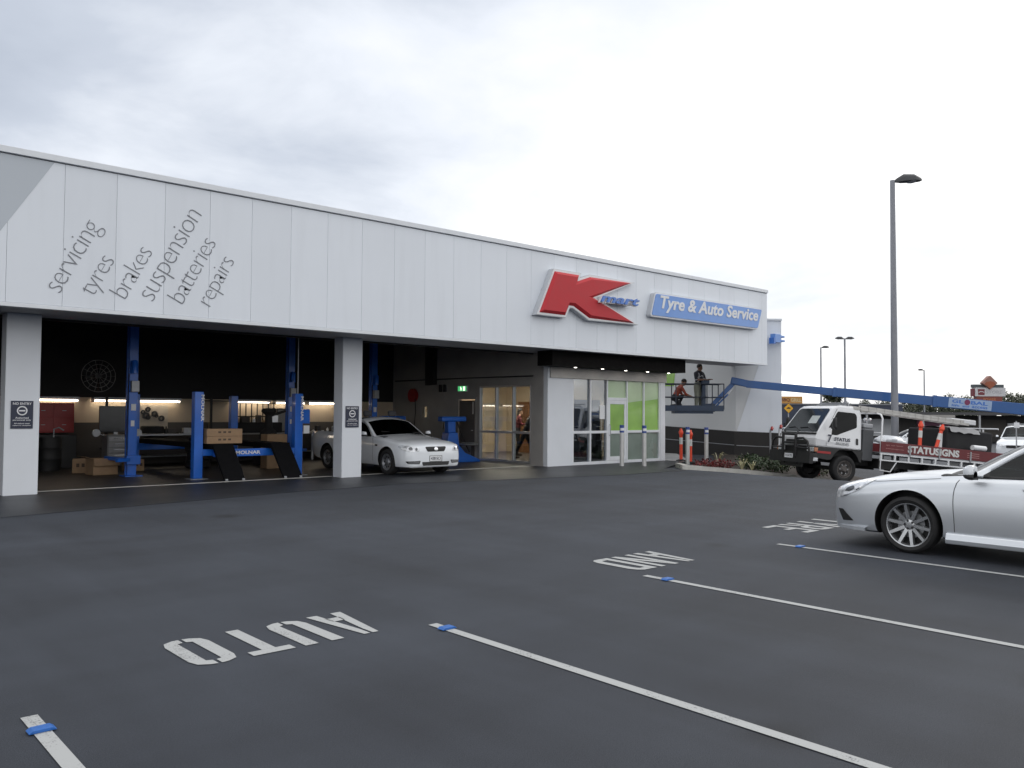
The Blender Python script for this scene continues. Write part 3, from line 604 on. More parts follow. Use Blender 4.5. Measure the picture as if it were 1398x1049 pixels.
MB().box(27.98, 28.10, 16.60, 16.80, 4.24, 4.46).build('letter_side', M_LBLUE, sg)
# ------------------------------------------------------------------ vehicles
def pch(keys):
    xs = np.array([k[0] for k in keys], float); ys = np.array([k[1] for k in keys], float)
    o = np.argsort(xs); xs, ys = xs[o], ys[o]; h = np.diff(xs); d = np.diff(ys) / h; m = np.zeros(len(xs))
    for i in range(1, len(xs) - 1):
        if d[i - 1] * d[i] > 0: m[i] = 2 * d[i - 1] * d[i] / (d[i - 1] + d[i])
    m[0], m[-1] = d[0], d[-1]
    def f(x):
        x = min(max(x, xs[0]), xs[-1]); i = min(max(int(np.searchsorted(xs, x)) - 1, 0), len(h) - 1); t = (x - xs[i]) / h[i]
        return float(ys[i] * (1 + 2 * t) * (1 - t) ** 2 + m[i] * h[i] * t * (1 - t) ** 2 + ys[i + 1] * t * t * (3 - 2 * t) + m[i + 1] * h[i] * t * t * (t - 1))
    return f
def bool_cut(me, cutters):
    """cut the cutters' meshes out of me; returns a new mesh"""
    o = bpy.data.objects.new('tmp', me); C.objects.link(o); cs = []
    for cm in cutters:
        c = bpy.data.objects.new('cut', cm); C.objects.link(c); cs.append(c); b = o.modifiers.new('b', 'BOOLEAN'); b.operation = 'DIFFERENCE'; b.solver = 'EXACT'; b.object = c
        b.material_mode = 'TRANSFER'
    dg = bpy.context.evaluated_depsgraph_get(); out = bpy.data.meshes.new_from_object(o.evaluated_get(dg))
    for q in cs + [o]: bpy.data.objects.remove(q)
    return out
def bvh_of(me):
    bm = bmesh.new(); bm.from_mesh(me); b = BVHTree.FromBMesh(bm); bm.free(); return b
def decal(bvh, poly, proj, m, name, parent, off=0.004, sub=0.04, smooth=40):
    """a patch that lies on a curved body: the outline is projected along one direction onto the surface"""
    if isinstance(proj, str):
        d = {'L': Vector((0, -1, 0)), 'R': Vector((0, 1, 0)), 'F': Vector((-1, 0, 0)), 'B': Vector((1, 0, 0)), 'T': Vector((0, 0, -1))}[proj]
        pt = {'L': lambda u, v: Vector((u, 3, v)), 'R': lambda u, v: Vector((u, -3, v)), 'F': lambda u, v: Vector((5, u, v)), 'B': lambda u, v: Vector((-9, u, v)), 'T': lambda u, v: Vector((u, v, 5))}[proj]
    else:
        a = proj; d = Vector((-cos(a), -sin(a), 0)); s_ = Vector((-sin(a), cos(a), 0)); pt = lambda u, v: s_ * u + Vector((0, 0, v)) - d * 6
    bm = bmesh.new(); vs = [bm.verts.new((u, v, 0)) for u, v in poly]; bm.faces.new(vs); bmesh.ops.triangulate(bm, faces=bm.faces)
    for _ in range(9):
        L_ = [e for e in bm.edges if e.calc_length() > sub]
        if not L_: break
        bmesh.ops.subdivide_edges(bm, edges=L_, cuts=1); bmesh.ops.triangulate(bm, faces=bm.faces)
    bad = []
    for v in bm.verts:
        hit, nr, _, _ = bvh.ray_cast(pt(v.co.x, v.co.y), d)
        if hit is None: bad.append(v); continue
        if nr.dot(d) > 0: nr = -nr
        v.co = hit + nr * off
    bmesh.ops.delete(bm, geom=bad, context='VERTS')
    bmesh.ops.recalc_face_normals(bm, faces=bm.faces)
    if bm.faces and sum(f.normal.dot(d) * f.calc_area() for f in bm.faces) > 0: bmesh.ops.reverse_faces(bm, faces=bm.faces)
    me = bpy.data.meshes.new(name); bm.to_mesh(me); bm.free(); me.materials.append(m)
    me.polygons.foreach_set('use_smooth', [True] * len(me.polygons)); 
    o = bpy.data.objects.new(name, me); C.objects.link(o); o.parent = parent; return o
def line_decal(bvh, pts, w, proj, m, name, parent, off=0.0022):
    L_ = []; R_ = []
    for i, p in enumerate(pts):
        a = Vector(pts[max(i - 1, 0)]); b = Vector(pts[min(i + 1, len(pts) - 1)]); t = (b - a).normalized(); n = Vector((-t.y, t.x)) * w / 2
        L_.append((p[0] + n.x, p[1] + n.y)); R_.append((p[0] - n.x, p[1] - n.y))
    return decal(bvh, L_ + R_[::-1], proj, m, name, parent, off, 0.03)
def join_meshes(mb, me, idx):
    for i, f in enumerate(me.polygons): pass
WHEELS = {}
def wheel(parent, pos, r, w, flip, style):
    key = (r, w, style)
    if key not in WHEELS:
        rr = r * (0.765 if style == 'alloy' else 0.64); t = MB()
        pr = [(rr * .98, -w * .40), (rr * 1.03, -w * .47), (rr + (r - rr) * .5, -w * .53), (r * .965, -w * .46), (r * .992, -w * .36), (r, -w * .15), (r, w * .15), (r * .992, w * .36), (r * .965, w * .46), (rr + (r - rr) * .5, w * .53), (rr * 1.03, w * .47), (rr * .98, w * .40)]
        t.lathe(pr, (0, 0, 0), 'y', 44)
        tm = t.mesh('wheel', [M_RUB], smooth=50)
        g = MB()
        g.lathe([(rr * 1.015, w * .42), (rr * 1.0, w * .45), (rr * .955, w * .44), (rr * .93, w * .38), (rr * .90, -w * .3)], (0, 0, 0), 'y', 44, 0)
        g.lathe([(rr * .9, -w * .05), (0, -w * .05)], (0, 0, 0), 'y', 30, 1)
        if style == 'alloy':
            g.lathe([(rr * .62, w * .02), (rr * .62, w * .05), (0, w * .05)], (0, 0, 0), 'y', 30, 2)
            for k in range(10):
                a = 2 * pi * k / 10 + .16; R = Matrix.Rotation(-a, 3, 'Y'); t0, t1 = .021, .016
                vs = [(rr * .14, w * .30, -t0), (rr * .14, w * .30, t0), (rr * .94, w * .40, t1), (rr * .94, w * .40, -t1), (rr * .14, w * .12, -t0 * 1.3), (rr * .14, w * .12, t0 * 1.3), (rr * .94, w * .2, t1 * 1.4), (rr * .94, w * .2, -t1 * 1.4)]
                g.add([R @ Vector(p) for p in vs], [(0, 1, 2, 3), (1, 5, 6, 2), (0, 3, 7, 4), (2, 6, 7, 3)], 0)
            g.lathe([(rr * .27, w * .15), (rr * .26, w * .29), (rr * .21, w * .33), (rr * .12, w * .335), (0, w * .34)], (0, 0, 0), 'y', 24, 0)
            for k in range(5):
                a = 2 * pi * k / 5; g.lathe([(.014, w * .33), (.014, w * .345), (0, w * .345)], (rr * .19 * cos(a), 0, rr * .19 * sin(a)), 'y', 8, 1)
        elif style == 'steel':
            g.lathe([(rr * .93, w * .34), (rr * .80, w * .38), (rr * .72, w * .30), (rr * .45, w * .28), (rr * .36, w * .38), (rr * .2, w * .42), (0, w * .42)], (0, 0, 0), 'y', 36, 0)
            for k in range(9):
                a = 2 * pi * k / 9; g.lathe([(.026, w * .34), (.026, w * .345), (0, w * .345)], (rr * .62 * cos(a), 0, rr * .62 * sin(a)), 'y', 10, 1)
        else:   # truck wheel
            g.lathe([(rr * .93, w * .30), (rr * .84, w * .36), (rr * .74, w * .22), (rr * .5, w * .16), (rr * .42, w * .30), (rr * .30, w * .44), (rr * .26, w * .52), (0, w * .52)], (0, 0, 0), 'y', 32, 0)
            for k in range(6):
                a = 2 * pi * k / 6; g.lathe([(.02, w * .2), (.02, w * .34), (0, w * .34)], (rr * .52 * cos(a), 0, rr * .52 * sin(a)), 'y', 8, 2)
                a += pi / 6; g.lathe([(.035, w * .235), (.035, w * .24), (0, w * .24)], (rr * .63 * cos(a), 0, rr * .63 * sin(a)), 'y', 10, 1)
        m0 = {'alloy': M_ALLOY, 'steel': mat('wheel_cover_grey', (0.30, 0.31, 0.33), 0.35, 0.6), 'truck': mat('truck_rim', (0.11, 0.10, 0.095), 0.6, 0.3, var=0.3, scale=20)}[style]
        WHEELS[key] = (tm, g.mesh('rim', [m0, M_BLACK, M_STEEL], smooth=40))
    tm, gm = WHEELS[key]
    o = bpy.data.objects.new('wheel', tm); C.objects.link(o); o.parent = parent; o.location = pos; o.rotation_euler = (0, 0, pi if flip else 0)
    q = bpy.data.objects.new('rim', gm); C.objects.link(q); q.parent = o
    return o

def car_shell(root, k):
    """lower body lofted from sections, wheel arches cut out, then a glazed cabin on top"""
    w, zb, zs, zt = pch(k['w']), pch(k['zb']), pch(k['zs']), pch(k['zt'])
    xn, xt = k['nose'], k['tail']; cab0, cab1 = k['deck']
    n = 96; xs = [xn - (xn - xt) * (0.5 - 0.5 * cos(pi * i / n)) ** 1.0 for i in range(n + 1)]
    secs = []
    for x in xs:
        W_, b, s_, t_ = w(x), zb(x), zs(x), zt(x); h = s_ - b; hp = [(0, b), (W_ * .6, b), (W_ * .90, b + .006), (W_ * .955, b + h * .05), (W_ * .975, b + h * .12)]
        for f in (.2, .3, .4, .5, .6, .68, .74, .80, .86):
            bl = .975 + .025 * sin(pi * min(1, (f - .1) / .75)) - (.012 if f > .8 else 0); hp.append((W_ * bl, b + h * f))
        hp += [(W_ * .958, b + h * .925), (W_ * .935, b + h * .97), (W_ * .90, s_)]
        for f, g in ((.80, .32), (.68, .58), (.5, .80), (.3, .94), (0, 1)): hp.append((W_ * f, s_ + (t_ - s_) * g))
        secs.append(hp)
    m = len(secs[0]); ring = 2 * m - 2; mb = MB()
    for x, hp in zip(xs, secs):
        mb.v += [(x, y, z) for y, z in hp] + [(x, -y, z) for y, z in hp[-2:0:-1]]
    for i in range(n):
        for j in range(ring): mb.f.append((i * ring + j, i * ring + (j + 1) % ring, (i + 1) * ring + (j + 1) % ring, (i + 1) * ring + j)); mb.m.append(0)
    mb.f.append(tuple(range(ring))); mb.m.append(0); mb.f.append(tuple(reversed(range(n * ring, (n + 1) * ring)))); mb.m.append(0)
    me = mb.mesh('body', [k['paint'], M_BLACK])
    cut = []
    for xc in (0, -k['wb']):
        for sgn in (1, -1):
            c = MB(); ra = k['arch']; N = 48
            vs = [(xc + ra * cos(2 * pi * i / N), sgn * yy, k['rw'] + .012 + ra * sin(2 * pi * i / N)) for yy in (k['half'] - .30, k['half'] + .3) for i in range(N)]
            c.add(vs, [tuple(range(N)), tuple(reversed(range(N, 2 * N)))] + [(i, (i + 1) % N, N + (i + 1) % N, N + i) for i in range(N)], 1)
            cut.append(c.mesh('arch', [k['paint'], M_BLACK]))
    if 'tray' in k:
        a, b, d, hw = k['tray']; c = MB().box(b, a, -hw, hw, d, 2.0, 1); cut.append(c.mesh('tray', [k['paint'], M_BLACK]))
    me = bool_cut(me, cut)
    if me.materials.find(M_BLACK.name) < 0: me.materials.append(M_BLACK)
    bi = me.materials.find(M_BLACK.name)
    for p in me.polygons:
        c = p.center
        if cab1 + .05 < c.x < cab0 - .05 and abs(c.y) < .86 * k['half'] and p.normal.z > .6: p.material_index = bi
    bvh = bvh_of(me)
    # doors become meshes of their own
    parts = {}
    fl = []
    for p in me.polygons:
        c = p.center; nm = 'body'
        for (a, b) in k.get('doors', []):
            if b < c.x < a and abs(c.y) > .70 * k['half'] and c.z > zb(c.x) + .16 and p.normal.z < .75 and p.material_index != bi: nm = 'doorL' if c.y > 0 else 'doorR'; nm += '%.2f' % a
        fl.append(nm)
    me.polygons.foreach_set('use_smooth', [True] * len(me.polygons)); me.set_sharp_from_angle(angle=radians(38))
    nrm = [tuple(v.vector) for v in me.corner_normals]
    objs = {}
    for nm in sorted(set(fl)):
        vmap = {}; vs = []; fs = []; ms = []; ns = []
        for p, q in zip(me.polygons, fl):
            if q != nm: continue
            f = []
            for li in p.loop_indices:
                v = me.loops[li].vertex_index
                if v not in vmap: vmap[v] = len(vs); vs.append(me.vertices[v].co.copy())
                f.append(vmap[v]); ns.append(nrm[li])
            fs.append(f); ms.append(p.material_index)
        pm = bpy.data.meshes.new('body' if nm == 'body' else 'door'); pm.from_pydata(vs, [], fs)
        for q in me.materials: pm.materials.append(q)
        pm.polygons.foreach_set('material_index', ms); pm.polygons.foreach_set('use_smooth', [True] * len(fs)); pm.normals_split_custom_set(ns)
        o = bpy.data.objects.new(pm.name, pm); C.objects.link(o); o.parent = root; objs[nm] = o
    # cabin
    g = k['cab']; zc, ze, zbl = pch(g['zc']), pch(g['ze']), pch(g['belt']); x0, x1 = g['x0'], g['x1']; ns_ = 76
    gx = sorted(set([round(x0 + (x1 - x0) * i / ns_, 4) for i in range(ns_ + 1)] + [q for q in g['cuts']]), reverse=True)
    kf = g.get('curve', .12); yb_ = pch(g['yb']); P = .055
    rows = []
    for x in gx:
        B0 = zbl(x); E = max(ze(x), B0 + .004); Z = max(zc(x), E + .002); ybx = yb_(x); ye = ybx - g['tumble'] * (E - B0)
        fr = max(0, min(1, (x - g['ws'][1] + .1) / (g['ws'][0] - g['ws'][1] + .1))); rr_ = max(0, min(1, (g['rs'][0] + .1 - x) / (g['rs'][0] - g['rs'][1] + .1)))
        kk = -kf * fr + kf * .6 * rr_
        lv = [B0, min(B0 + .022, E), max(min(E - P, E), min(B0 + .022, E)), E]
        r_ = []
        for z in lv: r_.append((x + kk, ybx - g['tumble'] * (z - B0), z))
        for f in (.965, .925, .8, .6, .4, .2, 0.0):
            y = ye * f; r_.append((x + kk * f * f, y, Z - (Z - E) * f ** 2.2))
        rows.append(r_)
    mroof, mws, mrs, mside = MB(), MB(), MB(), [MB(), MB()]
    nr = len(rows[0])
    for i in range(len(rows) - 1):
        xm = (gx[i] + gx[i + 1]) / 2
        for j in range(nr - 1):
            for sgn in (1, -1):
                q = [rows[i][j], rows[i][j + 1], rows[i + 1][j + 1], rows[i + 1][j]]; q = [(a, b * sgn, c) for a, b, c in q]
                if sgn > 0: q = q[::-1]
                t = mroof; mi = 0
                if j == 1 and g['glass'][0] > xm > g['glass'][1]:
                    if any(a > xm > b for a, b in g['pillars']): mi = 1
                    else: t = mside[0 if sgn > 0 else 1]
                elif j == 0 and g['glass'][0] > xm > g['glass'][1]: mi = 1
                elif j >= 5 and g['ws'][0] > xm > g['ws'][1]: t = mws
                elif j >= 5 and g['rs'][0] > xm > g['rs'][1]: t = mrs
                t.add(q, [(0, 1, 2, 3)], mi)
    if 'back' in g:     # upright rear wall of a single cab
        r_ = rows[-1]; mroof.add([(a, b, c) for a, b, c in r_] + [(a, -b, c) for a, b, c in r_[::-1]][1:], [tuple(range(2 * nr - 1))], 1)
    ro = mroof.mesh('roof', [k['paint'], M_PLASB], fix=False); ro.polygons.foreach_set('use_smooth', [True] * len(ro.polygons)); ro.set_sharp_from_angle(angle=radians(40))
    o = bpy.data.objects.new('roof', ro); C.objects.link(o); o.parent = root
    sd_ = o.modifiers.new('thickness', 'SOLIDIFY'); sd_.thickness = 0.012; sd_.offset = -1
    for q, nm in ((mws, 'windscreen'), (mrs, 'rear_window'), (mside[0], 'side_window'), (mside[1], 'side_window')):
        if q.f:
            gm = q.mesh(nm, [M_CARGL], fix=False); gm.polygons.foreach_set('use_smooth', [True] * len(gm.polygons))
            o = bpy.data.objects.new(nm, gm); C.objects.link(o); o.parent = root
    for xc in (0, -k['wb']):
        for sgn in (1, -1): wheel(root, (xc, sgn * (k['half'] - .125), k['rw']), k['rw'], k.get('tw', .215), sgn < 0, k['style'])
    return bvh, objs
def mirror(root, pos, sz, paint, right=False):
    """wing mirror: cap, glass, foot"""
    s_ = -1 if right else 1; x, y, z = pos; y *= s_
    mb = MB(); lx, ly, lz = sz
    mb.ell((x, y + s_ * ly * .45, z), (lx, ly * .62, lz), 14)
    def sq(p):      # squarish housing instead of an egg
        q = Vector(((p[0] - x) / lx, (p[1] - y - s_ * ly * .45) / (ly * .62), (p[2] - z) / lz)); m_ = max(abs(q.y), abs(q.z), .01); r_ = sqrt(q.y ** 2 + q.z ** 2); f = 1 + .55 * (r_ / m_ - 1)
        return (x + max(q.x, -.35) * lx, y + s_ * ly * .45 + q.y * f * ly * .62, z + q.z * f * lz * (.94 + .12 * s_ * q.y))
    mb.v = [sq(p) for p in mb.v]
    o = mb.build('mirror', [paint], root, world=False, smooth=45)
    lo = MB(); lo.ell((x - .004, y + s_ * ly * .45, z - lz * .46), (lx * 1.0, ly * .625, lz * .62), 14); lo.v = [sq((a, b, c)) for a, b, c in lo.v]; q = lo.build('mirror_shell', M_PLASB, root, world=False, smooth=45); q.parent = o
    f = MB().bar((x - .005, y - s_ * ly * .45, z - lz * .9), (x, y + s_ * ly * .2, z - lz * .72), .05, .04).build('mirror_foot', M_PLASB, root, world=False, bevel=.008); f.parent = o
def cabin_fit(root, x, zfl, half, rhd=True):
    s_ = -1 if rhd else 1
    for sg in (1, -1):
        b = MB(); R = Matrix.Rotation(radians(-14), 3, 'Y'); b.box(-.07, .07, -.24, .24, -.3, .42, 0, R, (x - .85, sg * half * .42, zfl + .14)); b.box(-.05, .05, -.13, .13, .45, .62, 0, R, (x - .85, sg * half * .42, zfl + .14))
        b.build('seat', M_SEAT, root, world=False, bevel=.05)
    d = MB().box(x - .12, x + .45, -half * .82, half * .82, zfl - .05, zfl + .07).build('dashboard', M_PLASB, root, world=False, bevel=.04)
    t = MB(); R = Matrix.Rotation(radians(65), 3, 'Y'); N = 24; c = Vector((x - .28, s_ * half * .42, zfl + .10)); t.tube([c + R @ Vector((.175 * cos(2 * pi * i / N), .175 * sin(2 * pi * i / N), 0)) for i in range(N + 1)], .014, 8, caps=False); t.bar(c + R @ Vector((-.17, 0, 0)), c + R @ Vector((.17, 0, 0)), .03, .02); t.bar(c + R @ Vector((0, 0, 0)), c + R @ Vector((0, .17, 0)), .03, .02)
    t.build('steering_wheel', M_PLASB, root, world=False, smooth=40)

# ---- white sedan in the bay at the right edge
CAR = thing('parked_sedan', 'silvery white sedan with ten spoke alloy wheels cut off by the right edge', 'car', (10.80, 4.18, 0), pi / 2)
k = dict(paint=M_SEDAN, nose=1.005, tail=-3.76, wb=2.75, half=0.89, rw=0.328, arch=0.392, style='alloy', deck=(-.62, -2.95), tw=.225,
    w=[(1.005, .52), (.985, .64), (.93, .72), (.86, .77), (.74, .82), (.5, .862), (.2, .883), (-.3, .89), (-2.4, .89), (-3.1, .875), (-3.5, .82), (-3.7, .70), (-3.76, .55)],
    zb=[(1.005, .24), (.98, .20), (.85, .185), (.5, .185), (0, .19), (-1, .20), (-2.7, .21), (-3.3, .25), (-3.76, .36)],
    zs=[(1.005, .59), (.98, .64), (.90, .70), (.75, .735), (.55, .775), (.3, .815), (0, .85), (-.35, .885), (-.7, .905), (-1.5, .935), (-2.6, .975), (-3.2, .99), (-3.6, .975), (-3.76, .9)],
    zt=[(1.005, .61), (.97, .68), (.90, .745), (.75, .795), (.5, .86), (.2, .905), (-.1, .94), (-.4, .965), (-.62, .972), (-.75, .93), (-1.5, .94), (-2.9, .99), (-3.1, 1.03), (-3.6, 1.02), (-3.76, .95)],
    doors=[(-.505, -1.53), (-1.545, -2.42)],
    cab=dict(x0=-.44, x1=-3.35, curve=.20, tumble=.46, yb=[(-.4, .80), (-1.5, .815), (-2.6, .80), (-3.35, .72)],
        belt=[(-.44, .925), (-.8, .915), (-1.5, .938), (-2.6, .98), (-3.4, 1.0)],
        ze=[(-.44, .925), (-.55, .97), (-.75, 1.07), (-1.0, 1.205), (-1.25, 1.315), (-1.45, 1.375), (-1.8, 1.425), (-2.2, 1.43), (-2.6, 1.385), (-2.9, 1.28), (-3.2, 1.10), (-3.35, 1.0)],
        zc=[(-.44, .965), (-.6, 1.06), (-.8, 1.175), (-1.0, 1.275), (-1.2, 1.37), (-1.4, 1.435), (-1.75, 1.49), (-2.1, 1.495), (-2.6, 1.445), (-2.9, 1.33), (-3.15, 1.18), (-3.35, 1.04)],
        ws=(-.47, -1.30), rs=(-2.62, -3.28), glass=(-.62, -2.95), pillars=[(-.62, -.70), (-1.48, -1.60), (-2.42, -2.48)], cuts=[-.62, -.70, -1.48, -1.60, -2.42, -2.48, -.47, -1.30, -2.62, -3.28, -2.95]))
bv, ob = car_shell(CAR, k)
cabin_fit(CAR, -.75, .86, .89)
hl = decal(bv, rpoly([(.945, .60), (.92, .685), (.82, .768), (.58, .81), (.43, .822), (.50, .757), (.62, .675), (.78, .60), (.88, .572)], .02), 'L', M_LAMP, 'headlight', CAR, .006)
decal(bv, rpoly([(.80, .66), (.76, .705), (.68, .735), (.66, .70), (.72, .66)], .02), 'L', M_LAMPD, 'lamp_bowl', CAR, .0085).parent = hl
decal(bv, [(.87, .585), (.78, .615), (.64, .69), (.53, .765), (.51, .765), (.63, .682), (.78, .605)], 'L', M_CHROME, 'lamp_trim', CAR, .009).parent = hl
hr = decal(bv, rpoly([(.945, .60), (.92, .685), (.82, .768), (.58, .81), (.43, .822), (.50, .757), (.62, .675), (.78, .60), (.88, .572)], .02), 'R', M_LAMP, 'headlight', CAR, .006)
decal(bv, rpoly([(.82, .30), (.895, .44), (.815, .44), (.665, .31)], .012), 'L', M_BLACK, 'fog_lamp_recess', CAR, .004)
decal(bv, rpoly([(.905, .30), (.92, .425), (.86, .425), (.76, .315)], .015), 'R', M_PLASB, 'fog_lamp_recess', CAR, .004)
decal(bv, rpoly([(-.34, .50), (.34, .50), (.42, .56), (.36, .615), (-.36, .615), (-.42, .56)], .02), 'F', M_PLASB, 'grille', CAR, .006)
decal(bv, rpoly([(-.45, .27), (.45, .27), (.38, .37), (-.38, .37)], .02), 'F', M_PLASB, 'lower_intake', CAR, .006)
# splitter lip and side skirt
for sg in (1, -1):
    lip = MB(); lp = [(1.00, .44), (.985, .57), (.93, .68), (.84, .765), (.66, .835), (.50, .87)]
    for (a, b), (c, d) in zip(lp, lp[1:]):
        for z0, z1, o_ in ((.205, .255, .012),):
            lip.add([(a, sg * (b - .08), z0), (c, sg * (d - .08), z0), (c + .0, sg * (d + o_), z0), (a + .01, sg * (b + o_), z0), (a, sg * (b - .08), z1), (c, sg * (d - .08), z1), (c, sg * (d + o_), z1 - .012), (a + .01, sg * (b + o_), z1 - .012)], [(0, 1, 2, 3), (4, 5, 6, 7), (2, 3, 7, 6), (0, 1, 5, 4)])
    lip.build('front_lip', M_SEDAN, CAR, world=False, smooth=50)
    sk = MB(); sk.prism([(.80, .175), (.905, .165), (.915, .215), (.895, .285), (.80, .285)], -.42, -2.33, 'yz'); 
    sk.v = [(x, sg * y, z) for x, y, z in sk.v]; sk.build('side_skirt', M_SEDAN, CAR, world=False, bevel=.012)
    mirror(CAR, (-.74, .93, .985), (.095, .115, .080), M_CARW, sg < 0)
    dl = line_decal(bv, [(-.510, .30), (-.512, .38), (-.510, .46), (-.505, .54), (-.502, .62), (-.503, .70), (-.512, .78), (-.53, .84), (-.555, .88)], .008, 'L' if sg > 0 else 'R', mat('seam_dark', (.05, .052, .056), .8), 'door_seam', CAR)
    dl = line_decal(bv, [(-1.535, .30), (-1.54, .6), (-1.545, .91)], .010, 'L' if sg > 0 else 'R', M_BLACK, 'door_seam', CAR)
    line_decal(bv, [(.44, .80), (.30, .812), (.0, .846), (-.35, .882)], .005, 'L' if sg > 0 else 'R', mat('seam_grey', (.20, .205, .21), .7), 'bonnet_seam', CAR)
    hd = MB().box(-1.40, -1.20, sg * .885 - .02, sg * .885 + .02, .80, .835).build('handle', M_SEDAN, CAR, world=False, bevel=.01); hd.parent = ob['doorL-0.51' if sg > 0 else 'doorR-0.51'] if ('doorL-0.51' in ob) else CAR
decal(bv, [(-.40, .30), (-.40, .70), (-.47, .62), (-.70, .66), (-.72, -.66), (-.47, -.62), (-.40, -.70)], 'T', M_PLASB, 'scuttle_panel', CAR, .003)
WIP = MB().tube([(-.60, .45, 1.0), (-.64, .1, 1.03), (-.70, -.2, 1.065)], .010, 6).tube([(-.60, -.15, 1.0), (-.64, -.4, 1.03), (-.70, -.62, 1.05)], .010, 6).build('wiper', M_PLASB, CAR, world=False)

# ---- white utility in the middle bay
UTE = thing('utility_car', 'white ute with a black grille standing half out of the middle bay', 'car', (12.80, 18.04, 0), -pi / 2)
k = dict(paint=M_CARW, nose=0.88, tail=-4.05, wb=3.0, half=0.93, rw=0.33, arch=0.385, style='steel', deck=(-.62, -2.2), tray=(-2.30, -3.96, .62, .74), tw=.225,
    w=[(.88, .60), (.865, .70), (.82, .785), (.73, .85), (.56, .90), (.3, .92), (-.3, .93), (-2.6, .93), (-3.6, .93), (-3.98, .86), (-4.05, .80)],
    zb=[(.88, .24), (.85, .21), (.8, .20), (.5, .20), (0, .20), (-1, .21), (-3, .22), (-3.6, .27), (-4.05, .40)],
    zs=[(.88, .66), (.855, .715), (.80, .755), (.65, .79), (.46, .825), (.2, .85), (-.2, .905), (-.6, .945), (-1.5, .97), (-2.2, .985), (-2.6, 1.04), (-3.5, 1.05), (-4.0, 1.02), (-4.05, .98)],
    zt=[(.88, .68), (.855, .745), (.80, .795), (.65, .85), (.46, .89), (.2, .925), (-.2, .985), (-.5, 1.015), (-.65, 1.02), (-.8, .97), (-1.5, .97), (-2.2, .99), (-2.6, 1.04), (-4.0, 1.03), (-4.05, .99)],
    doors=[(-.62, -2.02)],
    cab=dict(x0=-.46, x1=-2.25, curve=.22, tumble=.42, back=1, yb=[(-.4, .83), (-1.5, .855), (-2.3, .85)],
        belt=[(-.46, .955), (-1, .955), (-1.6, .98), (-2.3, 1.0)],
        ze=[(-.46, .955), (-.6, 1.01), (-.85, 1.13), (-1.1, 1.25), (-1.35, 1.345), (-1.6, 1.395), (-2.0, 1.40), (-2.25, 1.36)],
        zc=[(-.46, 1.0), (-.62, 1.09), (-.85, 1.215), (-1.1, 1.335), (-1.3, 1.415), (-1.6, 1.47), (-1.95, 1.475), (-2.25, 1.42)],
        ws=(-.50, -1.27), rs=(-9, -9.5), glass=(-.66, -2.02), pillars=[(-.66, -.76)], cuts=[-.66, -.76, -.50, -1.27, -2.02]))
bv, ob = car_shell(UTE, k)
cabin_fit(UTE, -.75, .90, .95)
for sg in (1, -1):
    hl = decal(bv, rpoly([(sg * a, b) for a, b in [(.50, .625), (.54, .715), (.70, .755), (.865, .765), (.885, .71), (.86, .635), (.70, .60)]], .025), 'F', M_LAMP, 'headlight', UTE, .006)
    for a, b, r_ in ((.60, .67, .036), (.74, .685, .042)):
        q = decal(bv, [(sg * a + r_ * cos(2 * pi * i / 14), b + r_ * sin(2 * pi * i / 14)) for i in range(14)], 'F', M_LAMPD, 'lamp_bowl', UTE, .010); q.parent = hl
    q = decal(bv, [(sg * a, b) for a, b in [(.80, .64), (.86, .65), (.875, .70), (.82, .71)]], 'F', M_WHITE, 'indicator', UTE, .010); q.parent = hl
    fr_ = decal(bv, rpoly([(sg * a, b) for a, b in [(.50, .30), (.80, .31), (.84, .375), (.47, .385)]], .02), 'F', M_PLASB, 'fog_lamp_recess', UTE, .005)
    for zz in (.325, .352): decal(bv, [(sg * a, b) for a, b in [(.51, zz), (.79, zz + .003), (.79, zz + .013), (.51, zz + .01)]], 'F', M_STEEL, 'slat', UTE, .009).parent = fr_
    mirror(UTE, (-.88, .98, 1.03), (.085, .115, .065), M_CARW, sg < 0)
    line_decal(bv, [(-.62, .33), (-.61, .6), (-.63, .8), (-.70, .93)], .010, 'L' if sg > 0 else 'R', M_BLACK, 'door_seam', UTE)
    line_decal(bv, [(-2.03, .33), (-2.03, .6), (-2.05, .96)], .010, 'L' if sg > 0 else 'R', M_BLACK, 'door_seam', UTE)
    decal(bv, rpoly([(-.40, .72), (-.52, .72), (-.54, .765), (-.42, .765)], .012), 'L' if sg > 0 else 'R', M_PLASB, 'guard_vent', UTE, .004)
    line_decal(bv, [(.62, sg * .60), (.3, sg * .68), (-.4, sg * .76)], .008, 'T', mat('seam_grey', (.12, .125, .13), .7), 'bonnet_seam', UTE)
gr = decal(bv, rpoly([(-.33, .715), (-.26, .605), (.26, .605), (.33, .715), (.30, .73), (-.30, .73)], .03), 'F', M_BLACK, 'grille', UTE, .005)
q = decal(bv, [((.056) * cos(2 * pi * i / 18), .667 + .050 * sin(2 * pi * i / 18)) for i in range(18)], 'F', M_CHROME, 'badge', UTE, .016); q.parent = gr
decal(bv, rpoly([(-.40, .255), (.40, .255), (.43, .35), (-.43, .35)], .025), 'F', M_PLASB, 'lower_intake', UTE, .005)
np_ = MB().box(.878, .888, -.185, .185, .365, .495).build('number_plate', M_WHITE, UTE, world=False, bevel=.003)
mb = MB(); add_text(mb, '438\u00b7SC1', (.889, -.155, .395), (0, 1, 0), (0, 0, 1), width=.31, height=.075, extrude=.002, offset=.01); q = mb.build('plate_lettering', M_NAVY, UTE, world=False); q.parent = np_
mb = MB()
for a0, a1, b0, b1 in ((-.195, .195, .355, .363), (-.195, .195, .497, .505), (-.195, -.187, .363, .497), (.187, .195, .363, .497)): mb.box(.875, .89, a0, a1, b0, b1)
q = mb.build('plate_frame', M_PLASB, UTE, world=False); q.parent = np_
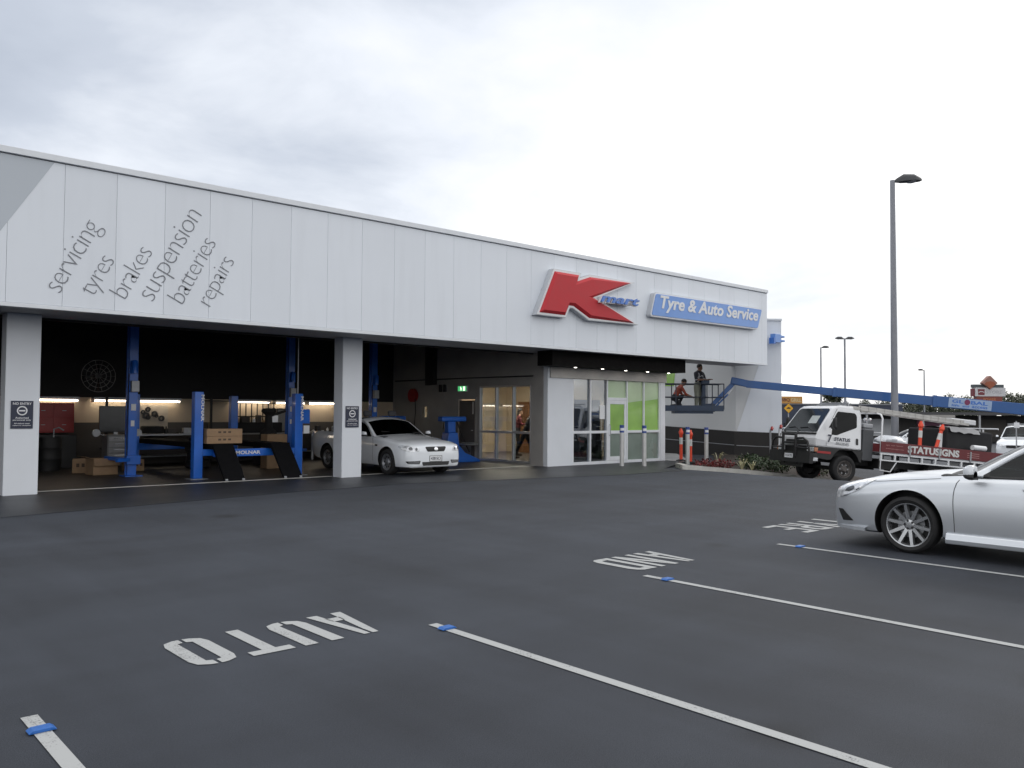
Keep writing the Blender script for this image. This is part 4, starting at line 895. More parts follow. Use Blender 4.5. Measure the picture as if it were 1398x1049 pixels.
MB().tube([(-.60, .55, 1.04), (-.66, .2, 1.07), (-.72, -.1, 1.10)], .010, 6).tube([(-.60, -.05, 1.04), (-.66, -.3, 1.07), (-.72, -.6, 1.09)], .010, 6).build('wiper', M_PLASB, UTE, world=False)

# ---- background cars: a sedan seed, an off-roader, a small blue car
def far_car(name, lab, loc, rz, paint, suv=False):
    t = thing(name, lab, 'car', loc, rz); H = 1.33 if suv else 1.0
    k = dict(paint=paint, nose=.85, tail=-3.6, wb=2.7, half=.9, rw=.38 if suv else .32, arch=.44 if suv else .37, style='steel', deck=(-.5, -3.4 if suv else -2.7),
        w=[(.85, .6), (.78, .74), (.6, .84), (.2, .89), (-2.8, .9), (-3.4, .84), (-3.6, .7)], zb=[(.85, .34 * H), (.5, .24 * H), (-2.8, .24 * H), (-3.6, .38 * H)],
        zs=[(.85, .66 * H), (.6, .76 * H), (0, .85 * H), (-.6, .90 * H), (-3.2, .97 * H), (-3.6, .9 * H)], zt=[(.85, .70 * H), (.6, .82 * H), (0, .92 * H), (-.5, .97 * H), (-.7, .92 * H), (-3.0, .98 * H), (-3.6, .93 * H)],
        cab=dict(x0=-.4, x1=-3.5 if suv else -3.1, curve=.16, tumble=.35, yb=[(-.4, .82), (-1.5, .83), (-3.5, .80)], belt=[(-.4, .91 * H), (-3.5, .98 * H)],
            ze=[(-.4, .91 * H), (-.7, 1.07 * H), (-1.1, 1.27 * H), (-1.5, 1.36 * H), (-2.3, 1.37 * H), (-2.8, 1.24 * H), (-3.1, 1.0 * H)] if not suv else [(-.4, .91 * H), (-.7, 1.10 * H), (-1.05, 1.29 * H), (-1.4, 1.34 * H), (-3.1, 1.33 * H), (-3.5, .99 * H)],
            zc=[(-.4, .95 * H), (-.7, 1.14 * H), (-1.1, 1.34 * H), (-1.5, 1.44 * H), (-2.3, 1.44 * H), (-2.8, 1.3 * H), (-3.1, 1.04 * H)] if not suv else [(-.4, .95 * H), (-.7, 1.15 * H), (-1.05, 1.35 * H), (-1.4, 1.40 * H), (-3.1, 1.39 * H), (-3.5, 1.02 * H)],
            ws=(-.44, -1.2 if not suv else -1.1), rs=(-2.4, -3.0) if not suv else (-3.12, -3.45), glass=(-.6, -2.7 if not suv else -3.1), pillars=[(-1.5, -1.62), (-2.3, -2.4)], cuts=[-.6, -1.5, -1.62, -2.3, -2.4]))
    b, o = car_shell(t, k)
    for sg in (1, -1):
        decal(b, rpoly([(sg * q, z * H) for q, z in [(.48, .62), (.52, .70), (.78, .74), (.8, .64)]], .02), 'F', M_LAMP, 'headlight', t, .01)
        mirror(t, (-.8, .93, .98 * H), (.07, .1, .07), paint, sg < 0)
    decal(b, rpoly([(-.36, .58 * H), (.36, .58 * H), (.38, .68 * H), (-.38, .68 * H)], .02), 'F', M_PLASB, 'grille', t, .01)
    if suv:
        for sg in (1, -1): MB().tube([(-1.3, sg * .58, 1.37 * H), (-3.0, sg * .58, 1.37 * H)], .02, 6).build('roof_rail', M_STEEL, t, world=False)
        MB().box(-1.65, -1.60, -.62, .62, 1.43 * H, 1.46 * H).box(-2.65, -2.60, -.62, .62, 1.43 * H, 1.46 * H).build('roof_bar', M_STEEL, t, world=False)
    return t
far_car('off_roader', 'white off-roader with roof bars parked beyond the black box on the truck', (46.2, 14.1, hz(46.2, 14.1)), radians(190), M_CARW, True)
far_car('distant_sedan', 'white sedan parked far behind the lamp post and the truck', (55.6, 24.6, hz(55.6, 24.6)), radians(132), M_CARW)
far_car('distant_hatch', 'pale blue car parked far behind the bumper of the white truck', (55.5, 30.6, hz(55.5, 30.6)), radians(230), mat('car_paint_pale_blue', (.42, .52, .60), .25, coat=.8, var=.02))

# ---- flat tray truck
TH = atan2(.405, -.914); TP_ = Vector((23.52, 11.80)) 
def side_off(v):   # the wheel seen nearest is the left one, .72 to the left of the axle's middle
    l = Vector((-sin(TH), cos(TH))); return v - l * 0.76
tb = side_off(TP_); tzz = hz(TP_.x, TP_.y)
TR = thing('tray_truck', 'white flat tray truck with a black bull bar and dark red drop sides', 'truck', (tb.x, tb.y, tzz), TH)
TR.rotation_euler = (0, radians(-5.0), TH)
def tpart(mb, name, m, par=None, **kw): return mb.build(name, m, par or TR, world=False, **kw)
cabp = [(1.02, .98), (1.05, 1.22), (.98, 1.40), (.46, 2.14), (.34, 2.215), (.15, 2.245), (-.42, 2.255), (-.52, 2.20), (-.56, 1.9), (-.56, .98)]
mb = MB(); n = len(cabp)
def cy(z): return .87 if z < 1.42 else .87 - .11 * (z - 1.42) / .83
vs = [(x, cy(z) * (1 if x < 1.0 else .97), z) for x, z in cabp] + [(x, -cy(z) * (1 if x < 1.0 else .97), z) for x, z in cabp]
mb.add(vs, [tuple(range(n)), tuple(reversed(range(n, 2 * n)))] + [(i, (i + 1) % n, (i + 1) % n + n, i + n) for i in range(n)])
cab = tpart(mb, 'cab', M_TRUCKW, bevel=.05)
tmp = mb.mesh('tmp', [M_TRUCKW]); bv = bvh_of(tmp)
M_TGL = glassmat('truck_glass', (0.10, 0.12, 0.12), 1.3)
ws = decal(bv, rpoly([(-.80, 1.40), (.80, 1.40), (.74, 1.60), (.695, 2.09), (.62, 2.13), (-.62, 2.13), (-.695, 2.09), (-.74, 1.60)], .05), 'F', mat('truck_screen', (.02, .024, .026), .07, spec=.5), 'windscreen', TR, .008)
q = decal(bv, [(.12, 1.66), (.50, 1.66), (.47, 1.90), (.10, 1.90)], 'F', mat('screen_paper', (.42, .46, .46), .5), 'papers', TR, .010); q.parent = ws
for a, b in ((.62, -.05), (.0, -.6)):
    q = MB().tube([(.985, a, 1.43), (.90, (a + b) / 2, 1.545), (.92, b, 1.52)], .012, 6); w_ = tpart(q, 'wiper', M_PLASB); w_.parent = ws
tpart(MB().box(.985, 1.035, -.80, .80, 1.33, 1.385), 'scuttle_panel', M_PLASB, bevel=.01)
for sg, pr in ((1, 'L'), (-1, 'R')):
    dr_ = decal(bv, rpoly([(.66, 1.02), (.70, 1.45), (.32, 2.12), (-.44, 2.12), (-.47, 1.02)], .05), pr, M_TRUCKW, 'door', TR, .004, sub=.2)
    q = decal(bv, rpoly([(.60, 1.36), (.62, 1.55), (.30, 2.06), (-.32, 2.06), (-.38, 1.98), (-.38, 1.64), (.16, 1.43), (.32, 1.36)], .05), pr, mat('truck_side_glass', (.008, .009, .010), .12, spec=.12), 'door_window', TR, .009); q.parent = dr_
    line_decal(bv, [(.685, 1.02), (.70, 1.46), (.32, 2.135)], .012, pr, M_PLASB, 'door_seam', TR, .006)
    q = decal(bv, rpoly([(-.34, 1.13), (-.43, 1.13), (-.43, 1.32), (-.34, 1.32)], .03), pr, M_PLASB, 'handle', TR, .012); q.parent = dr_
mb = MB(); yy = .885
add_text(mb, '7', (.66, yy, 1.14), (-1, 0, 0), (0, 0, 1), width=.13, height=.22, extrude=.004, offset=.02)
add_text(mb, 'STATUS', (.44, yy, 1.20), (-1, 0, 0), (0, 0, 1), width=.56, height=.10, extrude=.004, offset=.03)
tpart(mb, 'door_lettering', M_NAVY)
mb = MB(); add_text(mb, 'SIGNS', (.37, yy, 1.09), (-1, 0, 0), (0, 0, 1), width=.46, height=.075, extrude=.004, offset=.02); tpart(mb, 'door_lettering', M_STEEL)
# lower cab, arch, bumper and bull bar
ar = [(.52 * cos(a) , .47 + .52 * sin(a)) for a in [radians(t) for t in range(20, 161, 14)]]
low = [(1.03, .975), (1.06, .66), (.62, .62)] + [(x, max(z, .60)) for x, z in ar] + [(-.56, .62), (-.58, .975)]
for sg in (1, -1): tpart(MB().prism(low, sg * .60, sg * .875), 'lower_cab', M_PLASB, bevel=.01)
tpart(MB().box(-.7, 1.0, -.59, .59, .62, .97), 'engine_cover', M_BLACK)
for sg in (1, -1): tpart(MB().box(.53, 1.0, sg * .875, sg * .885, .80, .865), 'red_stripe', M_REDC)
tpart(MB().box(1.02, 1.16, -.90, .90, .50, .78), 'bumper', M_PLASB, bevel=.03)
for sg in (1, -1):
    h_ = tpart(MB().box(1.062, 1.085, sg * .52, sg * .84, .83, .96), 'headlight', M_LAMP, bevel=.015)
    q = tpart(MB().box(.97, 1.09, sg * .845, sg * .885, .83, .95), 'indicator', mat('amber_lens', (.5, .22, .12), .2, coat=.6), bevel=.01); q.parent = h_
    tpart(MB().box(.98, 1.14, sg * .86, sg * .91, .56, .66), 'marker_lamp', M_LAMP, bevel=.01)
mb = MB()
for sg in (1, -1):
    mb.tube([(1.20, sg * .30, .45), (1.30, sg * .30, .7), (1.32, sg * .30, 1.30), (1.24, sg * .30, 1.36)], .045, 10)
    mb.tube([(1.31, sg * .30, 1.18), (1.31, sg * .62, 1.20), (1.29, sg * .80, 1.10), (1.27, sg * .88, .85), (1.22, sg * .9, .62)], .032, 10)
    mb.tube([(1.31, sg * .30, .92), (1.30, sg * .86, .90)], .025, 8)
mb.tube([(1.31, -.30, 1.30), (1.31, .30, 1.30)], .04, 10); mb.tube([(1.31, -.30, 1.05), (1.31, .30, 1.05)], .03, 8)
mb.box(1.17, 1.30, -.95, .95, .48, .80); mb.box(1.16, 1.22, -.5, .5, .36, .48)
tpart(mb, 'bull_bar', M_BLACK, smooth=40)
np_ = tpart(MB().box(1.302, 1.312, -.19, .19, .60, .73), 'number_plate', M_WHITE)
mb = MB(); add_text(mb, '715\u00b7KTE', (1.313, -.16, .63), (0, 1, 0), (0, 0, 1), width=.32, height=.07, extrude=.002, offset=.01); q = tpart(mb, 'plate_lettering', M_NAVY); q.parent = np_
# grille badges behind the bar
tpart(MB().box(1.055, 1.07, -.5, .5, 1.03, 1.16), 'grille', M_PLASB, bevel=.01)
for xw in (0, -3.35):
    for sg in (1, -1): wheel(TR, (xw, sg * .76, .40), .40, .24, sg < 0, 'truck')
# chassis, tool box behind the cab, tray
tpart(MB().box(-5.0, .9, -.42, -.34, .55, .78).box(-5.0, .9, .34, .42, .55, .78).bar((-3.35, -.7, .40), (-3.35, .7, .40), .14, .14).bar((0, -.7, .40), (0, .7, .40), .12, .12).box(-1.9, -1.2, .45, .85, .5, .8).box(-2.2, -1.3, -.85, -.45, .45, .8), 'chassis', M_BLACK)
tpart(MB().box(-.98, -.60, -.85, .85, .70, 1.62), 'tool_box', mat('tool_box_grey', (.065, .068, .075), .5), bevel=.02)
tpart(MB().box(-.96, -.62, -.3, .83, 1.66, 1.80), 'side_locker', M_STEEL, bevel=.03)
mb = MB().box(-5.75, -1.04, -1.08, 1.08, .97, 1.0)
tray = tpart(mb, 'tray_deck', M_STEEL)
fm = MB()
for sg in (1, -1):
    fm.box(-5.75, -1.04, sg * 1.06, sg * 1.10, .93, .969); fm.box(-5.75, -1.04, sg * 1.06, sg * 1.10, .745, .785)
    for i in range(9): x = -1.08 - i * .50; fm.box(x - .03, x + .03, sg * 1.062, sg * 1.098, .785, .93)
    fm.tube([(-1.07, sg * 1.08, .78), (-1.07, sg * 1.08, .46), (-1.44, sg * 1.08, .44), (-1.67, sg * 1.08, .76)], .018, 8)
fm.box(-5.75, -5.70, -1.06, 1.06, .75, .97)
tpart(fm, 'tray_frame', M_TRUCKW)
for sg in (1, -1):
    ds = tpart(MB().box(-5.74, -1.06, sg * 1.06, sg * 1.095, 1.003, 1.31), 'drop_side', M_TRED, bevel=.006)
    mb = MB(); y = sg * 1.096; ex_ = (-1, 0, 0) if sg > 0 else (1, 0, 0); st = -1.30 if sg > 0 else -5.1
    add_text(mb, 'STATUSIGNS', ((-2.02 if sg > 0 else -4.4), y, 1.05), ex_, (0, 0, 1), width=1.95, height=.215, extrude=.003, offset=.045)
    q = tpart(mb, 'side_lettering', M_REFL); q.parent = ds
    mb = MB(); add_text(mb, 'signs  neon  banners', ((-1.22 if sg > 0 else -3.5), y, 1.19), ex_, (0, 0, 1), width=.62, height=.05, extrude=.003); add_text(mb, 'www.statusigns.com', ((-1.22 if sg > 0 else -3.5), y, 1.09), ex_, (0, 0, 1), width=.66, height=.045, extrude=.003)
    for z in (1.08, 1.14, 1.20): mb.box(-4.75, -4.28, y - .001, y + sg * .003, z, z + .018)
    q = tpart(mb, 'side_lettering', mat('letter_rose', (.42, .22, .21), .5)); q.parent = ds
    for x in (-2.10, -3.20, -4.4): 
        q = tpart(MB().box(x - .025, x + .025, y, y + sg * .025, .94, 1.26), 'latch', M_STEEL); q.parent = ds
tpart(MB().box(-5.75, -5.715, -1.058, 1.058, 1.003, 1.31), 'tail_board', M_TRED)
# ladder rack
mb = MB()
for sg in (1, -1): mb.tube([(-1.10, sg * 1.03, .98), (-1.10, sg * 1.03, 1.98), (-1.10, sg * .95, 2.10), (-1.10, sg * .8, 2.13)], .026, 10); mb.tube([(-5.66, sg * .35, 1.0), (-5.66, sg * .35, 2.06)], .026, 10)
mb.tube([(-1.10, -.8, 2.13), (-1.10, .8, 2.13)], .026, 10); mb.tube([(-5.66, -.9, 2.06), (-5.66, .9, 2.06)], .026, 10); mb.tube([(-1.10, -1.03, 1.55), (-1.10, 1.03, 1.55)], .02, 8)
tpart(mb, 'ladder_rack', M_TRUCKW, smooth=40)
for y in (.42, .62): tpart(MB().lathe([(0, 0), (.05, 0), (.06, .03), (.03, .05), (0, .055)], (-1.02, y, 1.93), 'x', 16), 'work_lamp', M_CHROME, smooth=30)
tpart(MB().box(-.35, .05, -.5, .5, 2.262, 2.29).tube([(-.2, -.62, 2.26), (-.2, -.62, 2.36), (-.2, .62, 2.36), (-.2, .62, 2.26)], .016, 8), 'roof_bar', M_STEEL)
mirror(TR, (.62, 1.02, 1.70), (.05, .14, .17), M_PLASB); mirror(TR, (.62, 1.02, 1.70), (.05, .14, .17), M_PLASB, True)
bpy.context.view_layer.update()
TM = Matrix.Translation(TR.location) @ TR.rotation_euler.to_matrix().to_4x4()
def on_truck(o, p): o.location = TM @ Vector(p); o.rotation_euler = (TM.to_3x3() @ o.rotation_euler.to_matrix()).to_euler(); return o
def load(mb, name, m, lab, cat, p, group=None, **kw):
    o = solo(mb, name, m, lab, cat, (0, 0, 0), group, **kw); return on_truck(o, p)
# what the truck carries
lad = MB()
for y in (-.20, .20): lad.box(-4.0, .35, y - .03, y + .03, 0, .075); lad.box(-3.8, .15, y - .024, y + .024, .079, .14)
for i in range(14): lad.tube([(.1 - i * .29, -.2, .05), (.1 - i * .29, .2, .05)], .016, 8); lad.box(.1 - i * .29 - .012, .1 - i * .29 + .012, .231, .238, .0, .14)
load(lad, 'extension_ladder', mat('ladder_dull', (.50, .49, .47), .5, .4, var=.12), 'long aluminium ladder lying on the rack of the white truck', 'ladder', (-.62, .55, 2.165)).rotation_euler.rotate_axis('Y', radians(-1.3))
load(MB().box(-.5, .5, -.25, .25, 0, .16), 'metal_case', M_ALU, 'flat silver case on the rear end of the truck ladder rack', 'case', (-4.75, .2, 2.125), bevel=.02)
load(MB().box(-.92, .92, -.85, .75, 0, .93), 'load_box', mat('load_black', (.008, .008, .010), .7, var=.15, scale=3), 'big black covered box on the rear of the truck tray', 'box', (-4.72, 0, 1.003), bevel=.06)
random.seed(5)
tp = MB(); nx, ny = 18, 14
for j in range(ny + 1):
    for i in range(nx + 1):
        u, v = i / nx, j / ny; z = .02 + .022 * sin(u * 17 + v * 5) * sin(v * 9 + u * 4) + .014 * random.random()
        y = -.7 + 1.5 * v; zz = z
        if v > .85: zz = z - .16 * ((v - .85) / .15) ** .8; y = .80 - .04 + .07 * ((v - .85) / .15)
        tp.v.append((-.78 + 1.15 * u, y, zz + .02))
for j in range(ny):
    for i in range(nx): a = j * (nx + 1) + i; tp.f.append((a, a + 1, a + nx + 2, a + nx + 1)); tp.m.append(0)
load(tp, 'tarpaulin', mat('tarp_grey', (.33, .33, .34), .6, var=.1), 'crumpled grey sheet over the black box on the truck', 'sheet', (-4.25, 0, 1.945), smooth=60)
bg = MB(); N = 16
for j in range(9):
    t = j / 8; r_ = sin(pi * (.12 + .80 * t)) ** .7
    for i in range(N):
        a = 2 * pi * i / N; w_ = 1 + .14 * sin(3 * a + 5 * t) + .10 * sin(5 * a - 7 * t) + .14 * random.random(); bg.v.append((.46 * r_ * w_ * cos(a), .26 * r_ * w_ * sin(a), .34 * t - .02 * (t > .9)))
for j in range(8):
    for i in range(N): bg.f.append((j * N + i, j * N + (i + 1) % N, (j + 1) * N + (i + 1) % N, (j + 1) * N + i)); bg.m.append(0)
bg.f.append(tuple(reversed(range(N)))); bg.m.append(0); bg.f.append(tuple(range(8 * N, 9 * N))); bg.m.append(0)
load(bg, 'plastic_bundle', mat('plastic_wrap', (.72, .75, .79), .25, var=.08, scale=9, coat=.4), 'white plastic wrapped bundle at the front of the truck tray', 'bundle', (-1.74, .70, 1.20), smooth=24)
def tbollard(name, lab, group, h=1.05):
    """T-top delineator: base, post, bands, top knob"""
    t = thing(name, lab, 'traffic bollard', (0, 0, 0), 0, group)
    MB().lathe([(.0, 0), (.17, 0), (.17, .04), (.08, .07), (.0, .07)], (0, 0, 0), 'z', 18).build('base', M_RUB, t, smooth=30)
    MB().lathe([(.055, .07), (.052, h * .34), (.050, h * .80), (.075, h * .84), (.075, h * .90), (.045, h * .95), (.035, h), (0, h)], (0, 0, 0), 'z', 16).build('post', M_ORANGE, t, smooth=30)
    MB().lathe([(.0565, h * .52), (.0565, h * .72)], (0, 0, 0), 'z', 16).build('reflective_band', M_REFL, t, smooth=30)
    return t
g1 = 'orange traffic bollards'
b0 = tbollard('traffic_bollard', 'upright orange traffic bollard with grey band standing on the truck tray', g1); on_truck(b0, (-2.72, .82, 1.005))
b1 = copy_tree(b0, label='leaning orange traffic bollard with grey band on the truck tray'); b1.rotation_euler = (0, 0, 0); b1.rotation_euler = (0, radians(-17), 0); on_truck(b1, (-3.22, .86, 1.01))
load(MB().box(-.05, .05, -.02, .02, 0, 1.0), 'white_post', M_WHITE, 'white flat post standing beside the leaning bollard on the truck', 'post', (-3.52, .80, 1.004), bevel=.005)
load(MB().tube([(-.25, 0, .09), (.25, 0, .09)], .08, 14), 'white_roll', M_WHITE, 'short white roll lying on the red side of the truck tray', 'roll', (-4.75, 1.06, 1.31), smooth=40)

# ---- boom lift
def bl(name, label, cat): return thing(name, label, cat)
d0 = radians(-41.9)
BL = thing('boom_lift', 'blue boom lift with its long arm reaching to the wing wall', 'boom lift', (34.0, 3.2, hz(34.0, 3.2)))
bc = Vector((25.15, 18.2, 1.66)); bx = Vector((cos(d0), sin(d0), 0)); by = Vector((-sin(d0), cos(d0), 0))
def bp(x, y, z): return bc + bx * x + by * y + Vector((0, 0, z))
RB = Matrix((bx, by, Vector((0, 0, 1)))).transposed()
mb = MB().box(-1.08, 1.12, -.03, .80, .04, .10, 0, RB, bc); mb.box(-.65, .75, .05, .7, -.05, .04, 0, RB, bc)
M_BASK = mat('basket_dark_blue', (.028, .05, .095), .5, var=.12)
mb.build('basket_floor', M_BASK, BL)
mb = MB().box(-1.08, 1.12, -.04, -.03, .10, .25, 0, RB, bc).box(-1.08, 1.12, .80, .81, .10, .25, 0, RB, bc).box(-1.09, -1.08, -.03, .8, .10, .25, 0, RB, bc).box(1.12, 1.13, -.03, .8, .10, .25, 0, RB, bc)
mb.build('toe_board', M_BASK, BL)
mb = MB(); rr_ = .019
for z in (.55, 1.03):
    mb.tube([bp(-1.08, -.03, z), bp(1.12, -.03, z), bp(1.12, .8, z), bp(-1.08, .8, z), bp(-1.08, -.03, z)], rr_, 8)
for x in (-1.08, -.62, .70, 1.12):
    for y in (-.03, .8): mb.tube([bp(x, y, .1), bp(x, y, 1.03)], rr_, 8)
mb.build('guard_rail', mat('rail_dark', (.05, .06, .085), .5, .3), BL, smooth=40)
mb = MB().box(.36, .50, .1, .55, .25, 1.0, 0, RB, bc).box(.34, .62, .05, .60, 1.0, 1.16, 0, RB, bc); mb.build('control_box', M_BASK, BL, bevel=.02)
MB().box(.56, .66, -.05, -.035, .55, .95, 0, RB, bc).build('notice_plate', M_SILV, BL)
p_j1 = bp(1.58, .30, 1.10); 
MB().bar(bp(.72, .35, .20), p_j1, .13, .15).build('jib', M_BOOM, BL, bevel=.015)
MB().tube([bp(.80, .18, .14), bp(1.32, .18, .66)], .030, 10, 0).tube([bp(1.15, .18, .49), bp(1.55, .20, .92)], .018, 8, 1).build('jib_ram', [M_BOOM, M_CHROME], BL, smooth=40)
MB().box(.45, .85, .15, .55, .02, .32, 0, RB, bc).build('basket_mount', M_BASK, BL, bevel=.02)
bs = p_j1 + bx * .10 + Vector((0, 0, -.02)); be = Vector((30.95, 9.10, 1.80)); bdir = (be - bs).normalized(); L1 = (be - bs).length
MB().bar(p_j1 - bx * .12 + Vector((0, 0, .08)), bs + bdir * .45, .20, .26).build('boom_head', M_BOOM, BL, bevel=.03)
pA = bs + bdir * .35; pB = bs + bdir * (L1 * .36); pC = bs + bdir * (L1 * .70); pD = bs + bdir * (L1 + 4.6)
MB().bar(pA, pB, .22, .27).build('fly_boom', M_BOOM, BL, bevel=.01)
MB().bar(pB - bdir * .02, pC, .27, .315).build('mid_boom', M_BOOM, BL, bevel=.01)
MB().bar(pC - bdir * .02, pD, .33, .37).build('main_boom', M_BOOM, BL, bevel=.012)
for q, w_, h_ in ((pB, .30, .34), (pC, .36, .40)): MB().bar(q - bdir * .06, q + bdir * .06, w_, h_).build('boom_collar', M_BOOM, BL, bevel=.008)
sx = bdir.cross(Vector((0, 0, 1))).normalized(); upb = sx.cross(bdir)      # sx points to the camera's side
if sx.dot(Vector((-.667, -.744, 0))) < 0: sx = -sx
pS = bs + bdir * (L1 * .745); 
mb = MB(); c0 = pS + sx * .168
q_ = [c0 + upb * z + bdir * x for x, z in ((0, -.155), (1.28, -.155), (1.28, .165), (0, .165))]; mb.add(q_ + [a + sx * .004 for a in q_], [(4, 5, 6, 7), (0, 1, 5, 4), (1, 2, 6, 5), (2, 3, 7, 6), (3, 0, 4, 7)])
stk = mb.build('name_panel', mat('panel_pale', (.32, .43, .62), .4), BL)
def bt(body, x, z, w_, h_, m, off=.02):
    mb = MB(); add_text(mb, body, c0 + sx * .0045 + bdir * x + upb * z, bdir, upb, width=w_, height=h_, extrude=.003, offset=off); o = mb.build('panel_lettering', m, BL); o.parent = stk
bt('GL', .10, .0, .34, .12, M_LBLUE, .03); bt('BAL', .66, .0, .50, .12, M_LBLUE, .03); bt('lift', .10, -.115, .24, .07, M_LBLUE, .02); bt('and', .42, -.115, .2, .07, M_LBLUE, .02); bt('access', .70, -.115, .46, .07, M_LBLUE, .02)
mb = MB(); n = 18; cg = c0 + sx * .008 + bdir * .555 + upb * .055
mb.add([cg + bdir * .085 * cos(2 * pi * i / n) + upb * .095 * sin(2 * pi * i / n) for i in range(n)], [tuple(range(n))]); o = mb.build('panel_emblem', mat('emblem_maroon', (.20, .03, .10), .4), BL); o.parent = stk
# turret, counterweight and chassis stand beyond the right edge of the picture
tb_ = pD; gz = hz(34, 3.2)
MB().box(-1.3, 1.5, -1.1, 1.1, .55, 1.35, 0, Matrix.Rotation(d0 + pi, 3, 'Z'), Vector((tb_.x, tb_.y, gz))).build('turret', M_BOOM, BL, bevel=.06)
MB().box(-1.7, 1.7, -.9, .9, .35, .6, 0, Matrix.Rotation(d0, 3, 'Z'), Vector((tb_.x, tb_.y, gz))).build('chassis', M_STEEL, BL, bevel=.04)
MB().bar((tb_.x, tb_.y, gz + 1.2), pD, .5, .5).build('riser', M_BOOM, BL, bevel=.03)
for a in (-1.25, 1.25):
    for b in (-1.0, 1.0):
        q = Vector((tb_.x, tb_.y, 0)) + bx * a + by * b; wheel(BL, (q.x - BL.location.x, q.y - BL.location.y, .45), .45, .34, b < 0, 'truck').rotation_euler[2] += d0
# ------------------------------------------------------------------ workshop equipment
def hoist2(xl, xr, y, lab, h=4.3):
    t = thing('two_post_hoist', lab, 'car hoist', ((xl + xr) / 2, y, 0.01), group='blue two post hoists')
    for x, s_ in ((xl, 1), (xr, -1)):
        q = MB().box(x - .105, x + .105, y - .08, y + .08, .03, h).box(x - .125, x + .125, y + .02, y + .10, .03, h - .4).build('column', M_BLUE, t, bevel=.012)
        o = MB().box(x - .2, x + .2, y - .24, y + .2, .012, .035).build('base_plate', M_BLUE, t); o.parent = q
        o = MB().box(x - .08, x + .10, y - .20, y - .081, 2.05, 2.32).build('control_box', M_STEEL, t, bevel=.01); o.parent = q
        o = MB().box(x - .05, x + .06, y - .10, y - .081, 1.60, 1.76).build('label_plate', M_WHITE, t); o.parent = q
        o = MB().box(x - .05, x + .03, y - .10, y - .081, 1.22, 1.36).build('label_plate', M_WHITE, t); o.parent = q
        o = MB().lathe([(0, 2.5), (.075, 2.5), (.075, 2.78), (.05, 2.82), (0, 2.82)], (x - .02, y - .2, 0), 'z', 16).build('motor', M_BLUE, t, smooth=40); o.parent = q
        o = MB().tube([(x + s_ * .12, y - .12, 2.5), (x + s_ * .16, y - .16, 1.5), (x + s_ * .14, y - .12, .3)], .012, 6).build('hose', M_RUB, t); o.parent = q
        MB().box(x - .16, x + .16, y - .20, y - .081, .30, .52).bar((x + s_ * .1, y - .14, .42), (x + s_ * .30, y + .95, .42), .10, .09).bar((x + s_ * .05, y - .14, .42), (x + s_ * .42, y - .30, .42), .09, .09).build('lift_arm', M_BLUE, t, bevel=.008)
    MB().box(xl - .15, xr + .15, y - .05, y + .12, h, h + .14).build('cross_beam', M_BLUE, t)
    return t
hoist2(3.72, 6.70, 21.3, 'tall blue two post hoist behind the left hand white pillar')
hoist2(12.15, 15.15, 23.8, 'tall blue two post hoist in shadow behind the white ute')
M_RAMP = mat('ramp_black', (.006, .006, .007), .9, spec=.15)
H4 = thing('four_post_hoist', 'blue four post hoist with black ramps standing in the open bay', 'car hoist', (8.8, 21.7, 0.01))
for (x, y, s_) in ((7.58, 19.45, 1), (10.02, 19.25, -1), (7.62, 24.0, 1), (10.42, 24.0, -1)):
    q = MB().box(x - .105, x + .105, y - .10, y + .10, .025, 2.05).build('post', M_BLUE, H4, bevel=.012)
    o = MB().box(x - .2, x + .2, y - .2, y + .2, .012, .026).build('base_plate', M_STEEL, H4); o.parent = q
    if y < 20:
        mb = MB(); add_text(mb, 'MOLNAR', (x + .045, y - .103, 1.98), (0, 0, -1), (1, 0, 0), width=.62, height=.075, extrude=.003, offset=.03); o = mb.build('lettering', M_WHITE, H4); o.parent = q
        MB().box(x + s_ * .106, x + s_ * .36, y - .09, y + .09, .55, .70).build('bracket', M_BLUE, H4, bevel=.01)
o = MB().box(10.14, 10.34, 19.18, 19.36, 1.30, 1.66).build('control_box', M_BLUE, H4, bevel=.015)
o = MB().box(10.16, 10.32, 19.165, 19.179, 1.05, 1.25).build('instruction_plate', M_WHITE, H4)
xb = MB().box(7.94, 9.66, 19.28, 19.42, .52, .70).build('cross_beam', M_BLUE, H4, bevel=.01)
mb = MB(); add_text(mb, 'MOLNAR', (8.45, 19.278, .57), (1, 0, -.0), (0, 0, 1), width=.62, height=.085, extrude=.003, offset=.03); o = mb.build('lettering', M_WHITE, H4); o.parent = xb
MB().box(7.7, 10.3, 23.95, 24.07, .52, .70).build('cross_beam', M_BLUE, H4, bevel=.01)
for x in (8.08, 9.52):
    MB().box(x - .26, x + .26, 19.15, 24.4, .705, .83).build('runway', M_RAMP, H4, bevel=.008)
    mb = MB(); mb.prism([(19.15, .82), (19.15, .70), (18.50, .02), (18.44, .02), (18.44, .04)], x - .24, x + .24, 'yz'); mb.build('ramp', M_RAMP, H4)
    for dx in (-.2, .2): MB().lathe([(0, -.03), (.03, -.03), (.03, .03), (0, .03)], (x + dx, 18.46, .035), 'x', 10).build('ramp_roller', M_STEEL, H4)
MB().tube([(9.95, 19.1, 4.6), (9.95, 19.1, 2.05)], .012, 6).build('air_line', M_STEEL, H4)
